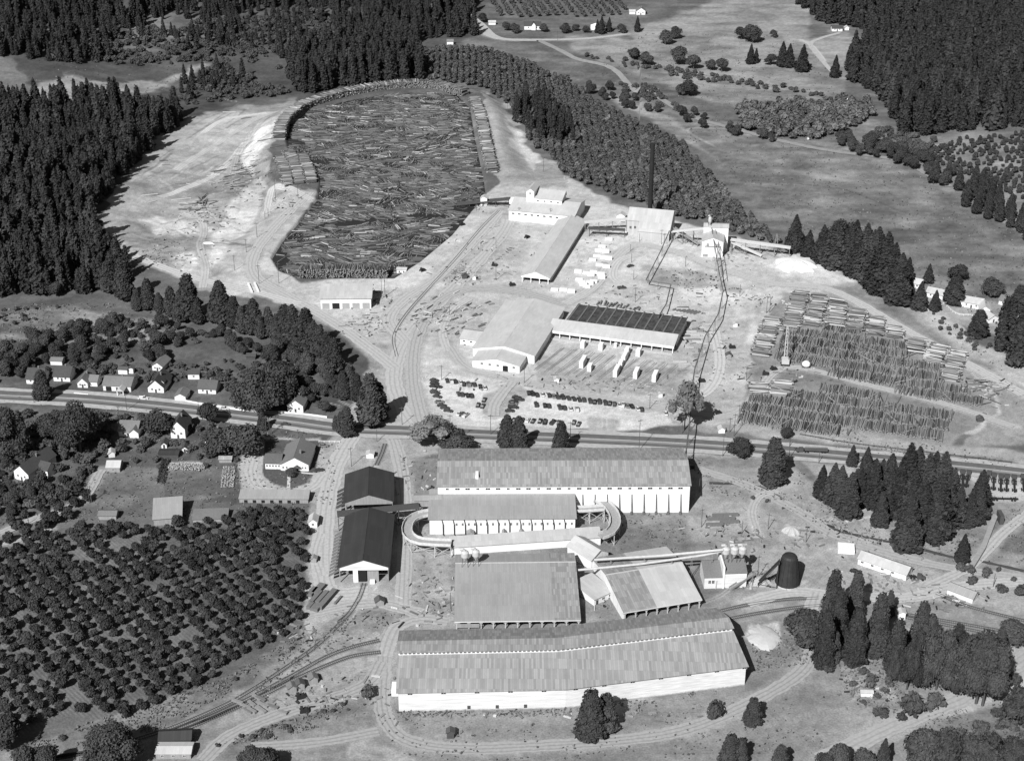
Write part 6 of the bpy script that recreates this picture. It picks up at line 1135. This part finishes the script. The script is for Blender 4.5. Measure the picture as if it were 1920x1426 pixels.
put_top('oak', 486, 774, 688, 1.0, 'huge round leafy tree at the end of the white fence'); put_top('oak', 520, 757, 676, .9, 'second big round tree behind the white fence'); put_top('oak', 152, 848, 752, .8, 'massive dark tree in the left town south of the highway'); put_top('oak', 105, 832, 768, .8, 'broad dark tree west of the massive one'); put_top('oak', 18, 852, 765, .8, 'dark tree at the left border south of the highway'); put_top('pine', 82, 748, 693, 1.6, 'lone pine rising at the roadside in the left town'); put_top('broad', 392, 797, 757, 1.1, 'round tree on the highway verge beside the steep house'); put_top('broad', 303, 817, 770, 1.2, 'bushy tree between the cottage and two storey house'); put_top('broad', 418, 852, 800, 1.2, 'dark tree overhanging the steep gabled house'); put_top('broad', 455, 852, 795, 1.2, 'dark tree beside the drive to the office'); put_top('pine', 493, 805, 772, 1.5, 'small pine at the office road corner'); put_top('broad', 546, 892, 878, 1.6, 'low shrub before the office porch')
put_top('fir', 1723, 580, 527, 1.5, 'dark fir before the first right cottage'); put_top('fir', 1752, 582, 543, 1.5, 'smaller fir left of the white gable cottage'); put_top('cedar', 1788, 568, 517, 1.7, 'large rounded fir between the right cottages'); put_top('cedar', 1833, 630, 580, 1.6, 'broad fir below the white fronted cottage'); put_top('cedar', 1908, 583, 535, 1.6, 'dark fir right of the rightmost cottage'); put_top('broad', 1858, 553, 520, 1.3, 'round tree at the meadow edge above the cottages'); put_top('broad', 1795, 525, 497, 1.4, 'bushy tree on the meadow edge above the clump')
many('fir', 'poplar or fir standing free in the far meadow row', 'free standing trees of the far meadow', [((1407,120),82),((1417,118),90),((1466,125),77),((1479,126),82),((1504,134),83),((1565,145),103)], 1.35, False); many('broad', 'round tree standing free in the far meadow row', 'round trees of the far meadow', [((1444,122),100),((1408,78),45),((1390,74),50),((1450,70),56),((1353,135),110),((1332,132),112),((1300,130),103),((1272,120),88),((1188,112),90),((1212,122),98),((1248,82),55),((1267,72),50),((1290,180),150),((1276,178),158)], 1.2, False); many('fir', 'dark poplar by the tall barn at the top', 'poplars by the far barn', [((1128,64),30),((1142,60),32),((1195,60),30),((1120,62),36)], 1.2, False)
many('broad', 'round tree near the far farmhouse', 'trees round the far farmhouse', [((1020,60),45),((1060,62),42),((1080,58),45),((950,58),40),((965,62),44),((1100,62),48),((905,42),25),((1165,62),45)], 1.2, False)
scatter('broad', [(-60,650),(240,600),(300,606),(420,625),(560,690),(640,720),(620,775),(530,765),(445,735),(420,690),(330,690),(255,690),(180,680),(60,690),(30,735),(-60,735)], 8.5, 5, 10, 'leafy tree crowded behind the houses of the left town', 'leafy trees of the left town', .75, .3, seed=41); scatter('bush', [(-60,600),(300,600),(420,640),(560,690),(620,775),(440,735),(300,700),(60,700),(-60,735)], 6, 2, 5, 'low bush in the gardens of the left town', 'garden bushes of the left town', .5, .4, seed=42)
scatter('bush', [(0,575),(120,572),(240,578),(310,596),(300,625),(100,640),(0,640)], 5.5, 1.5, 3.5, 'scrub bush on the pale slope above the town', 'bushes on the pale slope', .6, .4, seed=43); scatter('bush', [(-60,760),(300,790),(290,840),(200,870),(60,960),(-60,980)], 6, 2.5, 6, 'bush in the gardens south of the highway at left', 'bushes of the left gardens', .6, .3, seed=44); scatter('broad', [(-60,860),(30,880),(60,940),(0,985),(-60,985)], 8, 5, 8, 'leafy tree round the large white house at far left', 'trees round the large white house', .7, seed=45)
scatter('bush', [(240,800),(480,820),(440,880),(300,880),(190,860)], 6.5, 2, 4.5, 'garden bush behind the houses south of the highway', 'bushes of the south gardens', .45, .3, seed=46); scatter('bush', [(440,945),(580,960),(575,1000),(430,985)], 5, 2, 4, 'low bush behind the long low shed', 'bushes behind the low shed', .6, seed=47)
scatter('bush', [(1600,1230),(1700,1260),(1690,1340),(1600,1320)], 5, 1.2, 3, 'small weed bush below the big cedars', 'weeds below the cedars', .5, .4, seed=48); scatter('bush', [(760,835),(1280,852),(1340,890),(1480,940),(1600,1000),(1560,1010),(1330,905),(900,862)], 5, .8, 2.2, 'small bush along the ditch south of the highway', 'ditch bushes', .4, .42, seed=49); scatter('bush', [(1750,1050),(1850,1060),(1940,1080),(1940,1120),(1850,1110)], 6, 2, 5, 'bush near the right hand flume', 'bushes near the flume', .5, .3, seed=50); scatter('bush', [(400,1400),(640,1315),(700,1300),(690,1320),(540,1380)], 4, .8, 2, 'low weed bush beside the lower left road', 'weeds by the lower left road', .5, .4, seed=51); scatter('bush', [(20,1395),(330,1330),(570,1205),(575,1220),(330,1365),(60,1420)], 4.5, .8, 2.2, 'low weed along the orchard edge bank', 'weeds along the orchard bank', .35, .4, seed=52)
scatter('bush', [(1800,1370),(1940,1330),(1940,1426),(1780,1426)], 6, 2, 5, 'bush in the bottom right corner', 'bushes in the bottom right corner', .6, .3, seed=53); scatter('bush', [(1740,575),(1860,650),(1850,670),(1760,620)], 5, 1.5, 3, 'hedge bush on the bank below the cottages', 'bushes below the cottages', .8, seed=54)
scatter('bush', [(1250,505),(1330,515),(1400,545),(1300,540)], 4, .6, 1.3, 'low scrub on the rise in the mill yard', 'scrub in the mill yard', .5, .4, seed=55)

# ================================================================ litter and weeds nobody would count
def spots(L, seed):
    g = np.random.default_rng(seed); X = []; 
    for px, py, n, sx_, sy_ in L:
        x, y = g.normal(px, sx_, n), g.normal(py, sy_, n); X.append(np.stack([x, y], 1))
    q = np.concatenate(X); x, y = flat(q[:, 0], q[:, 1]); return x, y, terrain(x, y), g
x, y, z, g = spots([(1100,450,35,60,30),(920,470,80,50,25),(870,515,90,25,10),(880,380,40,20,10),(830,590,90,25,18),(690,560,70,25,12),(700,610,60,25,12),(380,385,120,30,12),(450,320,110,35,20),(540,380,50,20,14),(300,480,110,40,10),(330,440,60,40,16),(1300,630,80,25,25),(1350,680,60,25,25),(1160,720,60,60,10),(1010,720,40,60,8),(1480,700,50,40,10),(1850,730,80,30,14),(1380,480,50,40,12),(1420,1085,140,25,8),(1370,1000,90,40,20),(1560,1010,60,50,15),(1660,1090,70,50,12),(800,1090,45,25,30),(690,1150,40,40,15),(640,1290,60,70,25),(560,1310,50,50,12),(820,1130,60,20,20),(1130,1120,50,12,12),(1780,1120,70,50,15),(1630,1290,90,30,20),(1000,1338,90,170,3),(560,1190,60,30,10),(780,890,60,30,25),(1200,555,50,60,8),(1420,560,50,30,10)], 5)
V, Fq = [], []; n = len(x); L = g.uniform(.3, 2.6, n)*g.choice([1, 1, 1.8], n); W = g.uniform(.2, .9, n); Hh = g.uniform(.15, .9, n); a = g.uniform(0, 3.14, n); c, s_ = np.cos(a), np.sin(a)
for sx_, sy_, sz_ in ((-1,-1,0),(1,-1,0),(1,1,0),(-1,1,0),(-1,-1,1),(1,-1,1),(1,1,1),(-1,1,1)): V.append(np.stack([x+sx_*L/2*c-sy_*W/2*s_, y+sx_*L/2*s_+sy_*W/2*c, z-.03+sz_*Hh*g.uniform(.6, 1, n)], 1))
V = np.stack(V, 1).reshape(-1, 3); f = np.array([(3,2,1,0),(4,5,6,7),(0,1,5,4),(1,2,6,5),(2,3,7,6),(3,0,4,7)]); Fq = (f[None]+(np.arange(n)*8)[:, None, None]).reshape(-1, 4); mi = np.repeat(g.choice(4, n, p=(.38,.14,.4,.08)), 6)
tag(link('litter', mesh_np('litter', V, Fq, [LUMB2, IRON, TIMBER, PALET], mi)), kind='stuff')
gg = np.random.default_rng(17); n = 150000; qx, qy = gg.uniform(-20, 1940, n), gg.uniform(60, 1450, n); keep = np.zeros(n, bool)
for poly, pr in [([(60,1390),(420,1270),(570,1185),(570,1215),(430,1300),(300,1370),(60,1420)], 1),([(400,1400),(640,1310),(700,1295),(700,1335),(520,1385)], 1),([(600,1180),(720,1130),(730,1190),(640,1215),(520,1290),(450,1310)], .5),([(745,1332),(1060,1330),(1400,1285),(1400,1296),(1060,1342),(745,1345)], 1),([(1590,1180),(1700,1250),(1680,1340),(1600,1320),(1560,1230)], .8),([(1330,880),(1500,880),(1680,1020),(1600,1020),(1480,960),(1330,920)], .6),([(880,838),(1330,858),(1330,905),(1300,880),(860,862)], .8),([(1140,960),(1290,965),(1290,1035),(1160,1030)], .5),([(1440,1180),(1520,1170),(1540,1240),(1420,1260),(1400,1220)], .7),([(1740,1340),(1930,1310),(1930,1426),(1700,1426)], .6),([(0,570),(240,570),(330,600),(330,650),(0,650)], .7),([(0,740),(640,810),(620,950),(0,990)], .35),([(1560,800),(1900,860),(1900,890),(1560,840)], .5),([(1690,545),(1840,650),(1900,700),(1880,720),(1780,640)], .4),([(1195,500),(1300,505),(1400,545),(1300,550)], .4),([(1430,720),(1440,560),(1450,560),(1425,720)], .5),([(700,1340),(1500,1310),(1560,1420),(760,1426)], .12),([(1100,140),(1200,60),(1510,-20),(1520,90),(1600,200),(1640,250),(1500,270),(1700,320),(1930,430),(1930,640),(1700,540),(1490,430),(1330,290)], .3),([(60,110),(400,100),(390,160),(60,210)], .4),([(1600,900),(1930,950),(1930,1060),(1700,1050)], .4)]: keep |= inside(poly, qx, qy) & (gg.random(n) < pr)
x, y = flat(qx[keep], qy[keep]); k = fbm(x, y, 7, 3, 71) > .43; x, y = x[k], y[k]; z = terrain(x, y)
V, Fq = quads_at(np.stack([x, y, z+gg.uniform(.1, .45, len(x))], 1), np.tile([-.2, -.4, .9], (len(x), 1)), np.where(y > 800, 1.0, .75), gg)
tag(link('weeds', mesh_np('weeds', V, Fq, [mat('dry_weeds', .13, .4, .2), leaf_mat('green_weeds', .06)], gg.integers(0, 2, len(Fq)))), kind='stuff'); print('weeds', len(x))

for k in range(12):          # cart rails of the lumber yard
    o_ = k*19.5
    for d in (-2.2, 2.2):
        o = ribbon('cart_rail', [(1003+o_+d, 694+o_*.16), (1030+o_+d, 673+o_*.16), (1055+o_+d, 652+o_*.155)], .34, [mat('cart_rail_wood', .13, .3)], .05, kind=None); tag(o, 'thin wooden cart rail running through the lumber yard', 'cart rail', 'cart rails of the lumber yard')
scatter('broad', [(430,650),(520,640),(600,690),(660,745),(640,785),(540,760),(520,690),(450,690)], 8, 6, 11, 'leafy tree in the grove between the pine belt and the second fence', 'leafy grove below the pine belt', .7, .2, seed=64); scatter('bush', [(30,690),(430,690),(520,765),(440,735),(300,715),(40,705)], 5, 2, 4.5, 'shrub between the houses of the left town', 'shrubs between the houses', .6, .35, seed=65); scatter('bush', [(190,780),(440,800),(430,860),(200,850)], 5.5, 2, 4.5, 'shrub beside the houses south of the highway', 'shrubs south of the highway', .5, .35, seed=66)
def hides(p):
    if p[8] or KCAT0.get(p[0]) is None: return False
    px, py = proj(p[1], p[2], p[3]); 
    for (ax, ay), L in HOUSES:
        if ax-3 < px < ax+L*sc_at(ay)+3 and ay-9 < py < ay+4+p[4]*sc_at(py)*.5: return True
    return False
KCAT0 = {'broad': 1, 'bush': 1, 'fruit': 1, 'slim': 1}
PLANTS[:] = [p for p in PLANTS if not hides(p)]
# ================================================================ trees become objects
KCAT = {'pine':'conifer','fir':'conifer','cedar':'conifer','slim':'conifer','broad':'broadleaf tree','oak':'broadleaf tree','bare':'broadleaf tree','fruit':'fruit tree','young':'young tree','bush':'bush'}
STUFFN = {'conifer':'conifer_forest','broadleaf tree':'broadleaf_wood','fruit tree':'orchard_foliage','young tree':'plantation_foliage','bush':'undergrowth'}
def sort_plants():
    by = {}
    for p in PLANTS: by.setdefault(KCAT[p[0]], []).append(p)
    return by
def grow():
    cur = {}
    for cat, L in sort_plants().items():
        def big(p):
            px, py = proj(p[1], p[2], p[3]); off = px < 5 or px > 1915 or py > 1470 or py < 0
            return (1 if p[8] else 0)*1e6 - (1e5 if off else 0) + sc_at(py)*p[4]*p[5]**.5
        L.sort(key=big, reverse=True)
        for i, p in enumerate(L[:296]):
            kind, x, y, z, h, wf, label, group, parts = p; mm = K[kind].meshes(); v = i % len(mm); rz = random.uniform(0, 6.28); sc = (h*wf, h*wf, h)
            if parts:
                r = empty(K[kind].name, (x, y, z-.1), rz, label, cat, group); r.scale = sc
                link('crown', mm[v][1], r); link('trunk', mm[v][2], r)
            else:
                o = link(K[kind].name, mm[v][0], None, (x, y, z-.1), rz, sc); tag(o, label, cat, group)
        rest = L[296:]
        if not rest: continue
        kinds = sorted({p[0] for p in rest}); parts_ = []; mi = []; cms = []; off = 0; VV = []; FF = []
        for k in kinds:
            me = K[k]; cms.append(me.cm)
            for v, (V, Fq, TV, TF) in enumerate(me.var):
                S = [p for j, p in enumerate(rest) if p[0] == k and j % len(me.var) == v]
                if not S: continue
                a = rng.uniform(0, 6.28, len(S)); h = np.array([p[4] for p in S]); w_ = h*np.array([p[5] for p in S]); loc = np.array([p[1:4] for p in S])
                c, s = np.cos(a)*w_, np.sin(a)*w_
                X = V[None, :, 0]*c[:, None]-V[None, :, 1]*s[:, None]+loc[:, 0:1]; Y = V[None, :, 0]*s[:, None]+V[None, :, 1]*c[:, None]+loc[:, 1:2]; Z = V[None, :, 2]*h[:, None]+loc[:, 2:3]
                VV.append(np.stack([X, Y, Z], -1).reshape(-1, 3)); n = len(V)
                FF.append((Fq[None]+(np.arange(len(S))*n)[:, None, None]+off).reshape(-1, 4)); off += n*len(S); mi.append(np.full(len(Fq)*len(S), len(cms)-1))
        o = link(STUFFN[cat], mesh_np(STUFFN[cat], np.concatenate(VV), np.concatenate(FF), cms, np.concatenate(mi))); tag(o, kind='stuff')
        print('STUFF', cat, len(rest), off)
    print({c: len(L) for c, L in sort_plants().items()})
grow()
